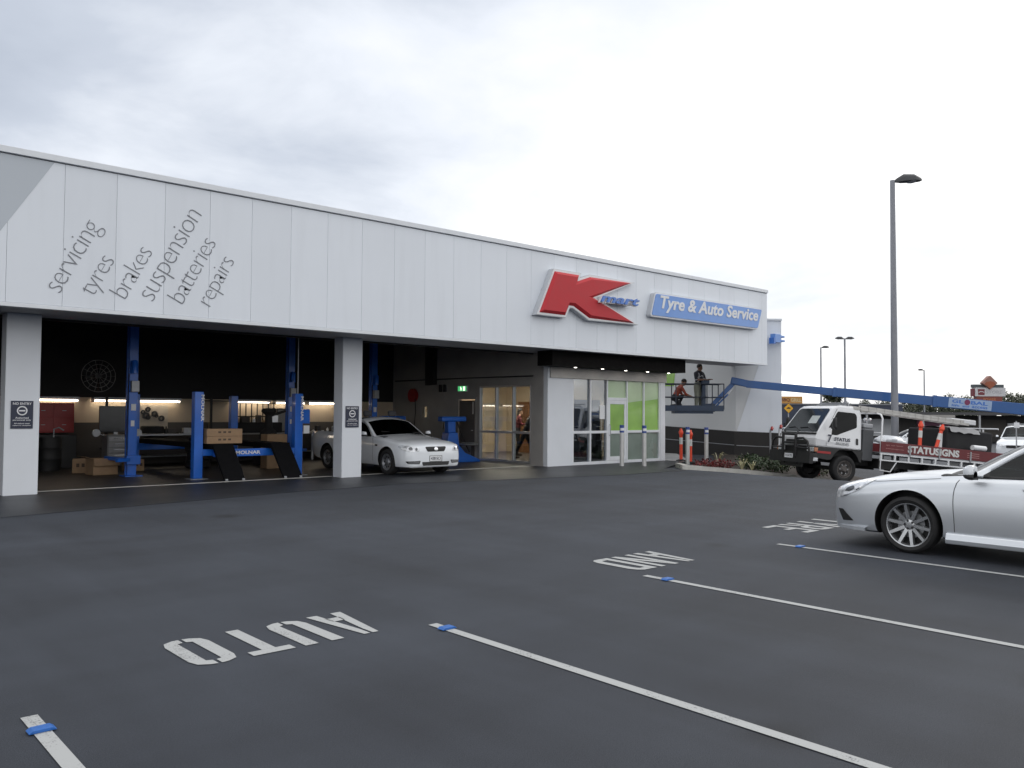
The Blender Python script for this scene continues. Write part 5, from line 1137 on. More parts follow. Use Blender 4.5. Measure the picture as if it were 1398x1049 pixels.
def carton(x, y, z, w, d, h, lab, cat='box', open_=False, rz=0, group=None):
    t = thing('cardboard_box', lab, cat, (x, y, z), rz, group)
    b = MB()
    if open_:
        for a in ((-w / 2, -w / 2 + .008, -d / 2, d / 2), (w / 2 - .008, w / 2, -d / 2, d / 2), (-w / 2 + .008, w / 2 - .008, -d / 2, -d / 2 + .008), (-w / 2 + .008, w / 2 - .008, d / 2 - .008, d / 2)): b.box(*a, .008, h)
        b.box(-w / 2, w / 2, -d / 2, d / 2, 0, .008)
        f = MB().bar((0, -d / 2, h), (0, -d / 2 - .10, h - .17), w, .006).bar((-w / 2, 0, h), (-w / 2 - .2, 0, h + .06), d, .006).bar((w / 2, 0, h), (w / 2 + .16, 0, h - .12), d, .006)
        f.build('flap', M_CARD, t, world=False)
    else: b.box(-w / 2, w / 2, -d / 2, d / 2, 0, h)
    b.build('carton', M_CARD, t, world=False, bevel=.006)
    if not open_:
        MB().box(-w / 2 - .001, w / 2 + .001, -.025, .025, h + .001, h + .003).build('tape', mat('parcel_tape', (.30, .19, .10), .3), t, world=False)
        mb = MB()
        for i in range(3): mb.box(-.16 + i * .12, -.09 + i * .12, -d / 2 - .002, -d / 2, h * .42, h * .68)
        mb.build('printing', mat('carton_print', (.10, .07, .05), .8), t, world=False)
    return t
carton(8.17, 19.52, .835, .86, .5, .17, 'lower long cardboard box lying across the blue hoist', group='cardboard boxes')
carton(8.17, 19.52, 1.01, .86, .5, .17, 'upper long cardboard box lying across the blue hoist', group='cardboard boxes')
carton(6.32, 22.3, .012, .58, .5, .40, 'open cardboard box on the floor beside the left hoist column', open_=True, rz=.1, group='cardboard boxes')
carton(6.15, 23.2, .012, .5, .4, .36, 'closed cardboard box on the floor left of the open box', rz=-.3, group='cardboard boxes')
carton(7.35, 23.2, .012, .4, .4, .3, 'small cardboard box just right of the left hoist column', rz=.2, group='cardboard boxes')
carton(10.75, 22.0, .012, .6, .4, .95, 'tall cardboard box standing on the floor behind the right hoist post', group='cardboard boxes')
# tube lights above the back wall benches
g = 'fluorescent tube lights on the back wall'
TL = [(5.55, 6.62), (7.05, 8.02), (8.30, 9.46), (11.22, 12.36), (12.60, 13.62), (13.80, 14.94)]
LL = ['leftmost tube light, above the red cabinet', 'tube light just left of the left hoist column', 'tube light just right of the left hoist column', 'tube light between the two middle hoist posts', 'tube light directly behind the right front hoist post', 'rightmost tube light, beside the right hand pillar']
lt0 = None
for (a, b), lab in zip(TL, LL):
    t = thing('tube_light', lab, 'light', ((a + b) / 2, 25.72, 1.84), group=g)
    MB().box(a - .03, b + .03, 25.62, 25.98, 1.935, 1.975).build('reflector', M_STEEL, t)
    MB().box(a - .03, b + .03, 25.62, 25.625, 1.90, 1.934).build('lip', M_WHITE, t)
    MB().tube([(a, 25.70, 1.875), (b, 25.70, 1.875)], .019, 10).build('tube', M_TUBE, t)
    MB().tube([(a, 25.86, 1.895), (b, 25.86, 1.895)], .015, 8).build('tube', M_TUBE, t)  # thinner second tube built for the reflected line above the lamp
    MB().box(a - .025, a, 25.66, 25.9, 1.84, 1.934).box(b, b + .025, 25.66, 25.9, 1.84, 1.934).build('end_cap', M_WHITE, t)
def bench(x0, x1, lab, top, y0=25.1, z=.92):
    t = thing('workbench', lab, 'bench', ((x0 + x1) / 2, 25.5, .01), group='benches along the back wall')
    MB().box(x0, x1, y0, 25.95, z - .05, z).build('bench_top', top, t, bevel=.005)
    for x in (x0 + .05, x1 - .05):
        for y in (y0 + .05, 25.9): MB().box(x - .03, x + .03, y - .03, y + .03, .012, z - .051).build('leg', M_STEEL, t)
    MB().box(x0 + .08, x1 - .08, y0 + .05, 25.9, .25, .28).build('shelf', M_STEEL, t); return t
bench(8.05, 10.2, 'workbench with a pale top behind the left hoist column', M_STEEL)
bench(11.0, 13.3, 'workbench in shadow between the middle hoist posts', M_WALLIN)
bench(13.6, 16.6, 'workbench at the right under the last tube light', M_WALLIN)
t = thing('red_cabinet', 'large red tool cabinet against the back wall', 'cabinet', (5.8, 25.6, .01))
MB().box(4.9, 6.50, 25.55, 25.96, .98, 1.80).build('upper_cabinet', M_REDC, t, bevel=.01)
MB().box(4.9, 6.50, 25.25, 25.96, .012, .93).build('lower_cabinet', mat('cabinet_charcoal', (.03, .03, .032), .5), t, bevel=.01)
for i in range(3):
    for j in range(2): 
        q = MB().box(4.95 + i * .52, 5.43 + i * .52, 25.53, 25.549, 1.02 + j * .39, 1.37 + j * .39).build('door', M_REDC, t, bevel=.004)
        o = MB().box(5.15 + i * .52, 5.25 + i * .52, 25.515, 25.529, 1.19 + j * .39, 1.205 + j * .39).build('handle', M_STEEL, t); o.parent = q
t = thing('tool_trolley', 'grey wheel alignment trolley with drawers and a dark screen', 'trolley', (7.1, 23.9, .01))
MB().box(6.85, 7.45, 23.7, 24.2, .12, .95).build('cabinet', mat('trolley_grey', (.16, .16, .165), .45), t, bevel=.015)
for i in range(5): 
    q = MB().box(6.88, 7.42, 23.685, 23.699, .17 + i * .15, .30 + i * .15).build('drawer', mat('drawer_grey', (.24, .24, .25), .35, .3), t, bevel=.004); o = MB().box(7.0, 7.3, 23.665, 23.684, .25 + i * .15, .265 + i * .15).build('handle', M_CHROME, t); o.parent = q
MB().box(6.72, 7.55, 24.0, 24.06, 1.02, 1.72).build('screen', mat('screen_dark', (.03, .032, .036), .2), t, bevel=.01)
MB().box(7.1, 7.2, 24.03, 24.08, .95, 1.03).build('screen_stand', M_STEEL, t)
for x in (6.9, 7.4): MB().lathe([(0, -.02), (.05, -.02), (.05, .02), (0, .02)], (x, 23.8, .062), 'x', 12).build('castor', M_RUB, t)
for x, s_ in ((6.62, -1), (7.68, 1)):
    q = MB().lathe([(0, -.03), (.10, -.03), (.10, .03), (0, .03)], (x, 23.9, 1.0), 'y', 16).build('sensor_head', M_STEEL, t, smooth=40); o = MB().bar((x, 23.9, 1.0), (x - s_ * .2, 23.9, .93), .03, .03).build('hook', M_CHROME, t); o.parent = q
tyre_m = None
def loose_tyre(x, y, z, lab, flat=True, group='black tyres in the workshop'):
    global tyre_m
    if tyre_m is None:
        m_ = MB(); m_.lathe([(.20, -.09), (.22, -.105), (.28, -.11), (.315, -.09), (.325, -.05), (.325, .05), (.315, .09), (.28, .11), (.22, .105), (.20, .09), (.20, -.09)], (0, 0, 0), 'z', 32); tyre_m = m_.mesh('tyre', [M_RUB], smooth=40)
    o = bpy.data.objects.new('tyre', tyre_m); C.objects.link(o); o.location = (x, y, z)
    if not flat: o.rotation_euler = (radians(82), 0, .3)
    return tag(o, lab, 'tyre', group)
loose_tyre(9.15, 23.4, .12, 'bottom black tyre in the pile behind the left front hoist post'); loose_tyre(9.2, 23.42, .345, 'middle black tyre in the pile behind the left front hoist post'); loose_tyre(9.12, 23.38, .57, 'top black tyre in the pile behind the left front hoist post')
loose_tyre(8.55, 25.35, 1.045, 'black tyre lying on the pale topped workbench')
t = thing('pegboard', 'pale tool board with round black parts hung on it', 'tool board', (9.0, 25.9, 1.0))
MB().box(8.35, 9.20, 25.93, 25.99, 1.0, 1.76).build('board', mat('board_pale', (.45, .40, .33), .8), t)
random.seed(3)
for i in range(7):
    x, z, r_ = 8.45 + .66 * random.random(), 1.12 + .52 * random.random(), .05 + .06 * random.random()
    MB().lathe([(r_ * .45, -.02), (r_, -.02), (r_, .02), (r_ * .45, .02), (r_ * .45, -.02)], (x, 25.9, z), 'y', 16).build('hung_part', M_PLASB, t)
t = thing('wire_shelf', 'dark metal rack of vertical bars in front of the cream wall', 'rack', (11.7, 25.6, .01))
mb = MB()
for i in range(8): mb.box(11.1 + i * .19, 11.125 + i * .19, 25.5, 25.53, .94, 1.86)
for z in (1.0, 1.42, 1.84): mb.box(11.08, 12.5, 25.48, 25.499, z, z + .03)
mb.build('bars', M_BLACK, t)
MB().box(11.0, 12.5, 25.0, 25.45, .925, 1.25).build('stored_goods', M_WALLDK, t, bevel=.03)
t = thing('dark_cabinet', 'tall dark cabinet between the tube lights at the back wall', 'cabinet', (12.95, 25.6, .01))
MB().box(12.45, 13.15, 25.3, 25.98, .93, 1.70).build('body', M_DADO, t, bevel=.01); MB().box(12.48, 12.795, 25.285, 25.299, .97, 1.66).build('door', M_WALLIN, t); MB().box(12.805, 13.12, 25.285, 25.299, .97, 1.66).build('door', M_WALLIN, t)
t = thing('engine_stand', 'dark machine with an arm behind the right front hoist post', 'machine', (9.3, 23.3, .01))
mb = MB(); mb.box(10.95, 11.7, 23.2, 23.8, .012, .75); mb.lathe([(.0, .75), (.26, .75), (.24, 1.0), (.12, 1.1), (.10, 1.5), (.22, 1.58), (.2, 1.68), (0, 1.7)], (11.3, 23.5, 0), 'z', 18)
mb.v = [(a, b, c) for a, b, c in mb.v]; mb.build('machine_body', M_WALLDK, t, bevel=.03); t.location = (11.3, 23.5, .01)
for ch in t.children: ch.location = (9.3 - 11.3, 23.3 - 23.5, 0)
MB().bar((11.3, 23.5, 1.45), (11.75, 23.3, 1.62), .08, .08).build('machine_arm', M_WALLDK, t)
t = thing('wall_fan', 'large round fan hung in the dark above the trolley', 'fan', (6.9, 24.9, 2.3))
mb = MB()
for r_ in (.2, .32, .44): mb.tube([(6.9 + r_ * cos(2 * pi * i / 28), 24.8, 2.55 + r_ * sin(2 * pi * i / 28)) for i in range(29)], .008, 6, caps=False)
for i in range(14): a = 2 * pi * i / 14; mb.tube([(6.9 + .06 * cos(a), 24.8, 2.55 + .06 * sin(a)), (6.9 + .44 * cos(a), 24.8, 2.55 + .44 * sin(a))], .005, 5)
mb.build('guard', M_WALLIN, t); MB().lathe([(0, 0), (.09, 0), (.09, .15), (0, .15)], (6.9, 24.83, 2.55), 'y', 14).build('motor', M_PLASB, t); MB().box(6.87, 6.93, 24.98, 26.0, 2.52, 2.58).build('bracket', M_STEEL, t)
mb = MB()
for i in range(4): a = pi / 2 * i; mb.bar((6.9 + .05 * cos(a), 24.81, 2.55 + .05 * sin(a)), (6.9 + .40 * cos(a), 24.82, 2.55 + .40 * sin(a)), .004, .13, up=(0, 1, 0))
mb.build('blades', M_WALLDK, t)
def post_rack(x, lab):
    t = thing('storage_rack', lab, 'rack', (x, 25.4, .01), group='dark storage racks')
    for dx in (-.3, .3): MB().box(x + dx - .03, x + dx + .03, 25.2, 25.26, .012, 2.0).build('upright', M_BLACK, t)
    for z in (.5, 1.0, 1.9): MB().box(x - .33, x + .33, 25.19, 25.7, z, z + .03).build('shelf', M_BLACK, t)
    MB().box(x - .25, x + .2, 25.3, 25.6, 1.032, 1.25).build('carton', M_DADO, t)
post_rack(7.55, 'dark storage rack behind the alignment trolley'); post_rack(10.55, 'dark storage rack behind the left front hoist post')
def tyre_machine(x, y, lab, rz=0):
    t = thing('tyre_changer', lab, 'tyre changer', (x, y, .01), rz, 'blue tyre changers'); w_ = dict(world=False)
    mb = MB(); mb.prism([(-.25, 0), (1.05, 0), (1.05, .05), (.45, .30), (.22, .55), (.16, .95), (-.16, .95), (-.25, .5)], -.22, .22, 'xz'); mb.build('pedestal', M_BLUE, t, bevel=.02, **w_)
    MB().box(-.14, .14, -.12, .12, .95, 1.30).build('column', M_BLUE, t, bevel=.015, **w_)
    MB().box(-.38, .52, -.16, .16, 1.30, 1.46).build('head', M_BLUE, t, bevel=.04, **w_)
    MB().lathe([(0, .30), (.30, .30), (.32, .34), (.20, .38), (0, .38)], (.55, -.25, .25), 'z', 20).build('turntable', M_STEEL, t, smooth=40, **w_)
    MB().tube([(.3, .1, 1.3), (.62, .12, .62), (.8, .12, .30)], .02, 8).build('hose', M_RUB, t, **w_)
    return t
tyre_machine(16.45, 21.3, 'blue tyre changer with a sloping foot right of the white ute', radians(-8)); tyre_machine(15.9, 23.9, 'blue tyre changer half hidden behind the roof of the ute', radians(-8))
MB_ = MB().box(-.35, .35, -.3, .3, 0, .45); t = solo(MB_, 'parts_crate', mat('crate_rose', (.16, .09, .08), .8), 'dull red crate standing in front of the dark side door', 'crate', (17.0, 21.6, .012), bevel=.02)
# things lying about on the benches and floor
rnd = random.Random(11)
def drum(x, y, lab, m, h=.88, r=.29):
    t = thing('oil_drum', lab, 'drum', (x, y, .01), group='drums in the workshop')
    MB().lathe([(0, 0), (r, 0), (r, h * .32), (r * 1.03, h * .34), (r, h * .36), (r, h * .65), (r * 1.03, h * .67), (r, h * .69), (r, h), (r * .95, h), (r * .95, h - .015), (0, h - .015)], (x, y, .012), 'z', 24).build('barrel', m, t, smooth=40)
    MB().tube([(x + .1, y, h), (x + .1, y, h + .22), (x + .22, y, h + .26), (x + .34, y, h + .18)], .018, 8).build('pump', M_STEEL, t, smooth=40)
drum(5.0, 24.3, 'dark green drum with a pump near the red cabinet', mat('drum_green', (.02, .05, .035), .5)); drum(5.65, 24.5, 'black drum with a pump beside the dark green one', M_BLACK); drum(14.2, 25.0, 'grey drum with a pump under the rightmost tube light', M_STEEL)
def clutter(x0, x1, y, z, n, seed, lab):
    rn = random.Random(seed); ms = [M_STEEL, M_WHITE, M_PLASB, M_DADO, M_CARD, M_ALU]
    for i in range(n):
        x = x0 + (x1 - x0) * (i + .5) / n + rn.uniform(-.03, .03); w_, h_ = rn.uniform(.05, .13), rn.uniform(.06, .24); k_ = i % 3; m_ = ms[rn.randrange(6)]; what = ['bottle', 'carton', 'tin'][k_]
        b = MB()
        if k_ == 1: b.box(x - w_, x + w_, y - .09, y + .09, z, z + h_)
        elif k_ == 0: b.lathe([(0, 0), (w_ * .5, 0), (w_ * .5, h_ * .7), (w_ * .18, h_ * .85), (w_ * .18, h_ * 1.1), (0, h_ * 1.1)], (x, y, z), 'z', 12)
        else: b.lathe([(0, 0), (w_ * .7, 0), (w_ * .7, h_ * .8), (w_ * .6, h_ * .8), (w_ * .6, h_ * .78), (0, h_ * .78)], (x, y, z), 'z', 14)
        solo(b, what, m_, 'small %s in the row of %s' % (what, lab), what, (x, y, z), 'small %ss among the %s' % (what, lab), smooth=35)
clutter(8.9, 10.1, 25.35, .922, 8, 1, 'workshop supplies on the pale topped bench'); clutter(13.7, 16.4, 25.4, .922, 14, 2, 'workshop supplies on the bench at the right'); clutter(11.05, 12.4, 25.25, 1.252, 8, 3, 'supplies above the goods on the dark bench')
t = thing('hose_reel', 'round hose reel with a hanging black hose on the side wall', 'hose reel', (17.3, 24.6, 2.0))
MB().lathe([(.05, -.06), (.24, -.06), (.24, -.04), (.16, -.04), (.16, .04), (.24, .04), (.24, .06), (.05, .06)], (17.31, 24.6, 2.2), 'x', 22).build('reel', M_REDC, t, smooth=40)
MB().tube([(17.28, 24.42, 2.15), (17.27, 24.38, 1.6), (17.25, 24.45, .9), (17.22, 24.6, .35), (17.2, 24.5, .03)], .016, 8).build('hose', M_RUB, t, smooth=40)
# office furniture
t = thing('display_panel', 'dark blue display board inside the office window', 'display', (20.6, 19.2, .012))
MB().box(20.0, 21.2, 19.15, 19.22, .85, 2.05).build('board', mat('display_navy', (.012, .035, .18), .4), t); MB().box(20.05, 20.1, 19.1, 19.3, .012, .85).box(21.1, 21.15, 19.1, 19.3, .012, .85).build('leg', M_STEEL, t)
t = thing('service_counter', 'dark service counter low inside the office window', 'counter', (19.8, 18.8, .012))
MB().box(19.1, 20.7, 18.6, 19.05, .012, .95).build('front', M_DADO, t, bevel=.01); MB().box(19.05, 20.75, 18.52, 19.1, .951, .99).build('counter_top', M_WALLIN, t, bevel=.005)
# ------------------------------------------------------------------ bollards, lamps, garden
def bollard(x, y, lab):
    z = hz(x, y); t = thing('steel_bollard', lab, 'bollard', (x, y, z), group='steel bollards in front of the office')
    MB().tube([(x, y, z), (x, y, z + 1.02)], .065, 18).build('post', mat('bollard_pale', (.56, .56, .55), .35, .35, var=.06), t, smooth=40)
    MB().lathe([(0, 1.25), (.068, 1.25), (.07, 1.22), (.07, 1.02), (0, 1.02)], (x, y, z), 'z', 18).build('top_sleeve', mat('sleeve_blue', (.025, .06, .26), .4), t, smooth=40)
    mb = MB(); mb.lathe([(.0715, 1.08), (.0715, 1.16)], (x, y, z), 'z', 18); mb.f = mb.f[9:17]; mb.m = mb.m[9:17]; mb.build('sleeve_band', M_WHITE, t)
bollard(19.50, 16.72, 'steel bollard in front of the office door'); bollard(20.05, 16.30, 'steel bollard in front of the right hand green window')
bollard(22.35, 16.38, 'steel bollard in front of the two orange bollards'); bollard(23.55, 16.5, 'rightmost steel bollard beside the garden bed')
h2 = 'orange bollards beside the office'
b2 = tbollard('traffic_bollard', 'dull orange traffic bollard left of the bright one by the office', h2, 1.12); b2.location = (23.3, 17.35, hz(23.3, 17.35))
b3 = copy_tree(b2, (23.15, 16.85, hz(23.15, 16.85)), label='bright orange traffic bollard partly behind a steel bollard')
# kerb and garden
kpts = [(20.15, 15.55), (19.95, 14.9), (20.35, 14.75), (23.3, 14.55), (26.6, 14.25), (27.6, 13.9)]
kpts = [(21.2, 16.0), (20.15, 14.95), (20.7, 14.62), (22.4, 14.2), (24.4, 13.7), (27.0, 13.1), (28.6, 12.9)]
mb = MB()
for (a, b), (c, d) in zip(kpts, kpts[1:]):
    v = Vector((c - a, d - b)).normalized(); n = Vector((-v.y, v.x)) * .16; z0, z1 = hz(a, b), hz(c, d)
    vs = [(a, b, z0 - .05), (c, d, z1 - .05), (c + n.x, d + n.y, z1 - .05), (a + n.x, b + n.y, z0 - .05), (a, b, z0 + .13), (c, d, z1 + .13), (c + n.x, d + n.y, z1 + .13), (a + n.x, b + n.y, z0 + .13)]
    mb.add(vs, [(0, 1, 2, 3), (4, 5, 6, 7), (0, 1, 5, 4), (2, 3, 7, 6), (0, 3, 7, 4), (1, 2, 6, 5)])
o = mb.build('kerb', M_CONC, None, bevel=.015); o['kind'] = 'structure'
gp = [(a, b + .15) for a, b in kpts[1:]] + [(28.7, 16.75), (27.41, 17.85), (27.41, 18.9), (23.4, 16.1), (21.4, 15.9)]
mb = MB(); mb.add([(a, b, hz(a, b) + .07) for a, b in gp], [tuple(range(len(gp)))])
bm = bmesh.new(); me = mb.mesh('garden_bed', [M_SOIL]); o = bpy.data.objects.new('garden_bed', me); C.objects.link(o); o['kind'] = 'structure'; bm.free()
mb = MB(); mb.add([(a, b, hz(a, b) + .012) for a, b in [(20.3, 15.0), (21.2, 16.02), (21.6, 16.3), (20.0, 16.5), (19.2, 15.2)]], [(0, 1, 2, 3, 4)]); o = mb.build('path', M_CONC); o['kind'] = 'structure'; bpy.data.objects.remove(o)
def leaf_m(name, a, b):
    m = bpy.data.materials.new(name); m.use_nodes = True; nt = m.node_tree; N = nt.nodes; L = nt.links; bs_ = N['Principled BSDF']; MATS[name] = m
    oi = N.new('ShaderNodeNewGeometry'); rp = N.new('ShaderNodeValToRGB'); L.new(oi.outputs['Random Per Island'], rp.inputs[0]); rp.color_ramp.elements[0].color = (*a, 1); rp.color_ramp.elements[1].color = (*b, 1); L.new(rp.outputs[0], bs_.inputs['Base Color']); bs_.inputs['Roughness'].default_value = .6
    return m
M_LRED = leaf_m('leaf_red', (.09, .009, .010), (.19, .022, .022)); M_LGRN = leaf_m('leaf_green', (.018, .035, .014), (.05, .085, .03)); M_LYEL = leaf_m('leaf_yellow', (.35, .33, .16), (.55, .52, .34)); M_LOLV = leaf_m('leaf_olive', (.04, .05, .025), (.09, .10, .05)); M_BARK = mat('bark', (.09, .07, .055), .9, var=.3, scale=12)
def leaves(mb, n, c, r, sz, rnd, el=.5):
    for _ in range(n):
        while True:
            p = Vector((rnd.uniform(-1, 1), rnd.uniform(-1, 1), rnd.uniform(-1, 1)))
            if .15 < p.length < 1: break
        p = Vector((p.x * r[0], p.y * r[1], p.z * r[2])) + Vector(c); a, b = rnd.uniform(0, 2 * pi), rnd.uniform(-1.1, 1.1)
        d = Vector((cos(a) * cos(b), sin(a) * cos(b), sin(b))); s_ = d.cross(Vector((rnd.uniform(-1, 1), rnd.uniform(-1, 1), 1))).normalized(); L_ = sz * rnd.uniform(.6, 1.3)
        mb.add([p, p + d * L_ * .5 + s_ * L_ * .5 * el, p + d * L_, p + d * L_ * .5 - s_ * L_ * .5 * el], [(0, 1, 2, 3)])
def shrub(x, y, r, h, m, lab, name='shrub', cat='shrub', group='shrubs in the garden bed', n=260, sz=.09, seed=1):
    z = hz(x, y) + .065; rnd = random.Random(seed); t = thing(name, lab, cat, (x, y, z), 0, group)
    mb = MB(); leaves(mb, n, (0, 0, h * .55), (r, r, h * .5), sz, rnd); mb.build('foliage', m, t, world=False, fix=False)
    st = MB()
    for i in range(5): a = rnd.uniform(0, 6.28); st.tube([(0, 0, 0), (r * .4 * cos(a), r * .4 * sin(a), h * .6)], .008, 5)
    st.build('stem', M_BARK, t, world=False)
def strappy(x, y, h, m, lab, seed=1, n=16):
    z = hz(x, y) + .065; rnd = random.Random(seed); mb = MB()
    for i in range(n):
        a = rnd.uniform(0, 6.28); s_ = rnd.uniform(.3, .7) * h; H = h * rnd.uniform(.7, 1.1); w_ = .018; d = Vector((cos(a), sin(a), 0)); q = Vector((-sin(a), cos(a), 0)) * w_; P = [Vector((0, 0, 0)), d * s_ * .4 + Vector((0, 0, H * .6)), d * s_ * .8 + Vector((0, 0, H)), d * s_ * 1.15 + Vector((0, 0, H * .95))]
        for u, v in zip(P, P[1:]): mb.add([u - q, u + q, v + q * .6, v - q * .6], [(0, 1, 2, 3)])
    mb.v = [(a + x, b + y, c + z) for a, b, c in mb.v]
    solo(mb, 'strappy_plant', m, lab, 'plant', (x, y, z), 'strappy plants in the garden bed')
shrub(21.5, 15.05, .42, .24, M_LRED, 'low red leaved plant at the near corner of the garden bed', 'red_plant', 'plant', 'red leaved plants', 240, .10, 1)
shrub(22.15, 14.9, .38, .28, M_LRED, 'red leaved plant beside the yellow grass in the garden bed', 'red_plant', 'plant', 'red leaved plants', 220, .10, 2)
shrub(25.6, 13.95, .36, .30, M_LRED, 'red leaved plant near the truck at the far end of the bed', 'red_plant', 'plant', 'red leaved plants', 220, .11, 3)
strappy(22.65, 14.55, .36, M_LYEL, 'pale yellow strappy plant at the middle of the kerb', 4); strappy(23.05, 14.45, .30, M_LYEL, 'small yellow strappy plant just right of the larger one', 5, 9)
strappy(23.5, 16.0, .42, M_LYEL, 'pale strappy plant between the orange and the last steel bollard', 6, 8); strappy(26.2, 15.3, .55, M_LYEL, 'pale strappy plant in front of the dark wall near the truck', 7, 8)
for i, (x, y, r, h, lab) in enumerate([(23.6, 14.75, .42, .42, 'round green shrub right of the yellow plants'), (24.5, 14.6, .5, .52, 'large green shrub in the middle of the bed'), (25.3, 14.75, .5, .5, 'green shrub left of the far red plant'), (26.4, 14.2, .5, .36, 'olive shrub next to the truck bull bar'), (25.0, 15.8, .45, .40, 'green shrub close to the dark wall')]): shrub(x, y, r, h, M_LGRN if i != 3 else M_LOLV, lab, seed=20 + i, n=420, sz=.10)
def lamp_head(mb, p, dx, dy, L, m=0):
    d = Vector((dx, dy, 0)).normalized(); s_ = Vector((-d.y, d.x, 0)); p = Vector(p)
    pr = [(0, .03, .07), (.10, .07, .13), (.30, .18, .22), (.70, .20, .20), (.94, .15, .10), (1.0, .10, .03)]
    rings = []
    for t, w_, h_ in pr:
        c = p + d * (t * L) + Vector((0, 0, .06 * L * t)); w_ *= L * 1.1; h_ *= L
        rings.append([c + s_ * (w_ * a) + Vector((0, 0, h_ * b)) for a, b in ((-1, 0), (-.85, .7), (-.4, 1.25), (.4, 1.25), (.85, .7), (1, 0), (.5, -.12), (-.5, -.12))])
    o = len(mb.v); n = 8
    mb.add([q for r in rings for q in r], [(i * n + j, i * n + (j + 1) % n, (i + 1) * n + (j + 1) % n, (i + 1) * n + j) for i in range(len(rings) - 1) for j in range(n)] + [tuple(range(n)), tuple(range((len(rings) - 1) * n, len(rings) * n))], m)
M_LAMPH = mat('lamp_head', (.045, .047, .052), .5, .2)
def street_lamp(x, y, h, heads, lab, r0, r1, L, group='street lamps of the car park'):
    z = hz(x, y); t = thing('street_lamp', lab, 'street lamp', (x, y, z), 0, group)
    q = MB().tube([(x, y, z), (x, y, z + h * .35), (x, y, z + h)], [r0, (r0 * .6 + r1 * .4), r1], 14).build('pole', M_GALVP, t, smooth=40)
    MB().lathe([(0, 0), (r0 * 2.2, 0), (r0 * 2.2, .03), (r0 * 1.2, .05)], (x, y, z), 'z', 14).build('base_plate', M_GALVP, t)
    for dx, dy in heads:
        mb = MB(); lamp_head(mb, (x + dx * r1, y + dy * r1, z + h - .06), dx, dy, L); hd = mb.build('lamp_head', M_LAMPH, t, smooth=50)
        d = Vector((dx, dy, 0)); o = MB().ell(Vector((x, y, z + h - .06)) + d * (r1 + L * .62) + Vector((0, 0, .035 * L)), (L * .2, L * .2, L * .06), 10).build('lens', mat('lamp_lens_pale', (.30, .31, .33), .3), t, smooth=40); o.parent = hd
RX, RY = .744, -.668
street_lamp(27.25, 11.85, 9.25 + .75, [(RX, RY)], 'tall grey lamp post with one lamp head standing behind the truck', .125, .075, .86)
street_lamp(57.9, 28.7, 7.85, [(RX, RY), (-RX, -RY)], 'distant lamp post with two opposed lamp heads', .10, .06, .62)
street_lamp(66.0, 34.8, 8.0, [(RX, RY)], 'distant lamp post with a single head left of the twin headed one', .10, .06, .65)
street_lamp(113.8, 45.6, 8.3, [(-RX, -RY)], 'farthest thin lamp post left of the pylon sign', .11, .07, .75)
# ------------------------------------------------------------------ beyond the car park
def facing(loc, tx=0, ty=0): return atan2(-.668, .744)
FZ = radians(-41.9)
t = thing('grill_building', 'low dark blue building with an orange sign board on its roof', 'building', (74.6, 40.6, 0), FZ)
MB().box(-2.9, 9.0, 0, 12, -.5, 2.55).build('wall', mat('slate_wall', (.035, .045, .075), .6, var=.1, scale=.4), t, world=False)
MB().box(-3.0, 9.1, -.1, 12.1, 2.551, 2.66).build('roof_edge', M_DARKGAP, t, world=False)
MB().box(-2.4, -.9, -.03, -.001, .1, .8).box(.6, 5, -.03, -.001, .1, 1.5).build('window', mat('dark_window', (.02, .022, .025), .1), t, world=False)
sgn = MB().box(-2.85, -.65, -.15, .0, 2.662, 3.33).build('sign_board', mat('board_orange', (.50, .25, .06), .5), t, world=False)
mb = MB(); add_text(mb, 'BBQ', (-2.7, -.152, 2.80), (1, 0, 0), (0, 0, 1), width=.85, height=.36, extrude=.01, offset=.02); o = mb.build('lettering', mat('board_maroon', (.12, .03, .02), .5), t, world=False); o.parent = sgn
mb = MB(); add_text(mb, 'GRILL', (-1.75, -.152, 2.80), (1, 0, 0), (0, 0, 1), width=1.0, height=.36, extrude=.01, offset=.02); o = mb.build('lettering', mat('board_cream', (.62, .52, .30), .5), t, world=False); o.parent = sgn
t = thing('hump_sign', 'yellow diamond speed hump warning sign on a thin post', 'road sign', (45.75, 26.2, hz(45.75, 26.2)), FZ)
zt_ = 1.97 - hz(45.75, 26.2); MB().tube([(0, .02, 0), (0, .02, zt_ + .2)], .03, 8).build('post', M_STEEL, t, world=False)
MB().prism([(0, zt_ - .31), (.31, zt_), (0, zt_ + .31), (-.31, zt_)], -.02, -.012).build('edge', M_BLACK, t, world=False)
MB().prism([(0, zt_ - .285), (.285, zt_), (0, zt_ + .285), (-.285, zt_)], -.024, -.0205).build('plate', mat('sign_yellow', (.72, .38, .02), .4), t, world=False)
MB().prism([(-.13, zt_ - .03), (.13, zt_ - .03), (.09, zt_ + .04), (0, zt_ + .075), (-.09, zt_ + .04)], -.027, -.0245).build('hump_symbol', M_BLACK, t, world=False)
t = thing('pylon_sign', 'tall pylon sign with a brown diamond top and white middle panel', 'sign', (98.3, 32.7, hz(98.3, 32.7)), FZ); zb_ = hz(98.3, 32.7)
MB().box(-.9, .9, .1, .5, 0, 3.0 - zb_).build('column', M_PLASB, t, world=False)
z_ = -zb_
MB().box(-1.62, 1.62, -.05, .55, z_ + 4.62, z_ + 4.95).build('top_beam', mat('beam_slate', (.06, .075, .085), .5), t, world=False)
MB().box(-1.50, 1.75, -.15, .6, z_ + 3.68, z_ + 4.615).build('white_panel', mat('panel_white', (.55, .55, .57), .5), t, world=False)
MB().box(-1.70, -1.51, -.05, .5, z_ + 3.68, z_ + 4.5).build('side_panel', mat('panel_maroon', (.17, .03, .04), .5), t, world=False)
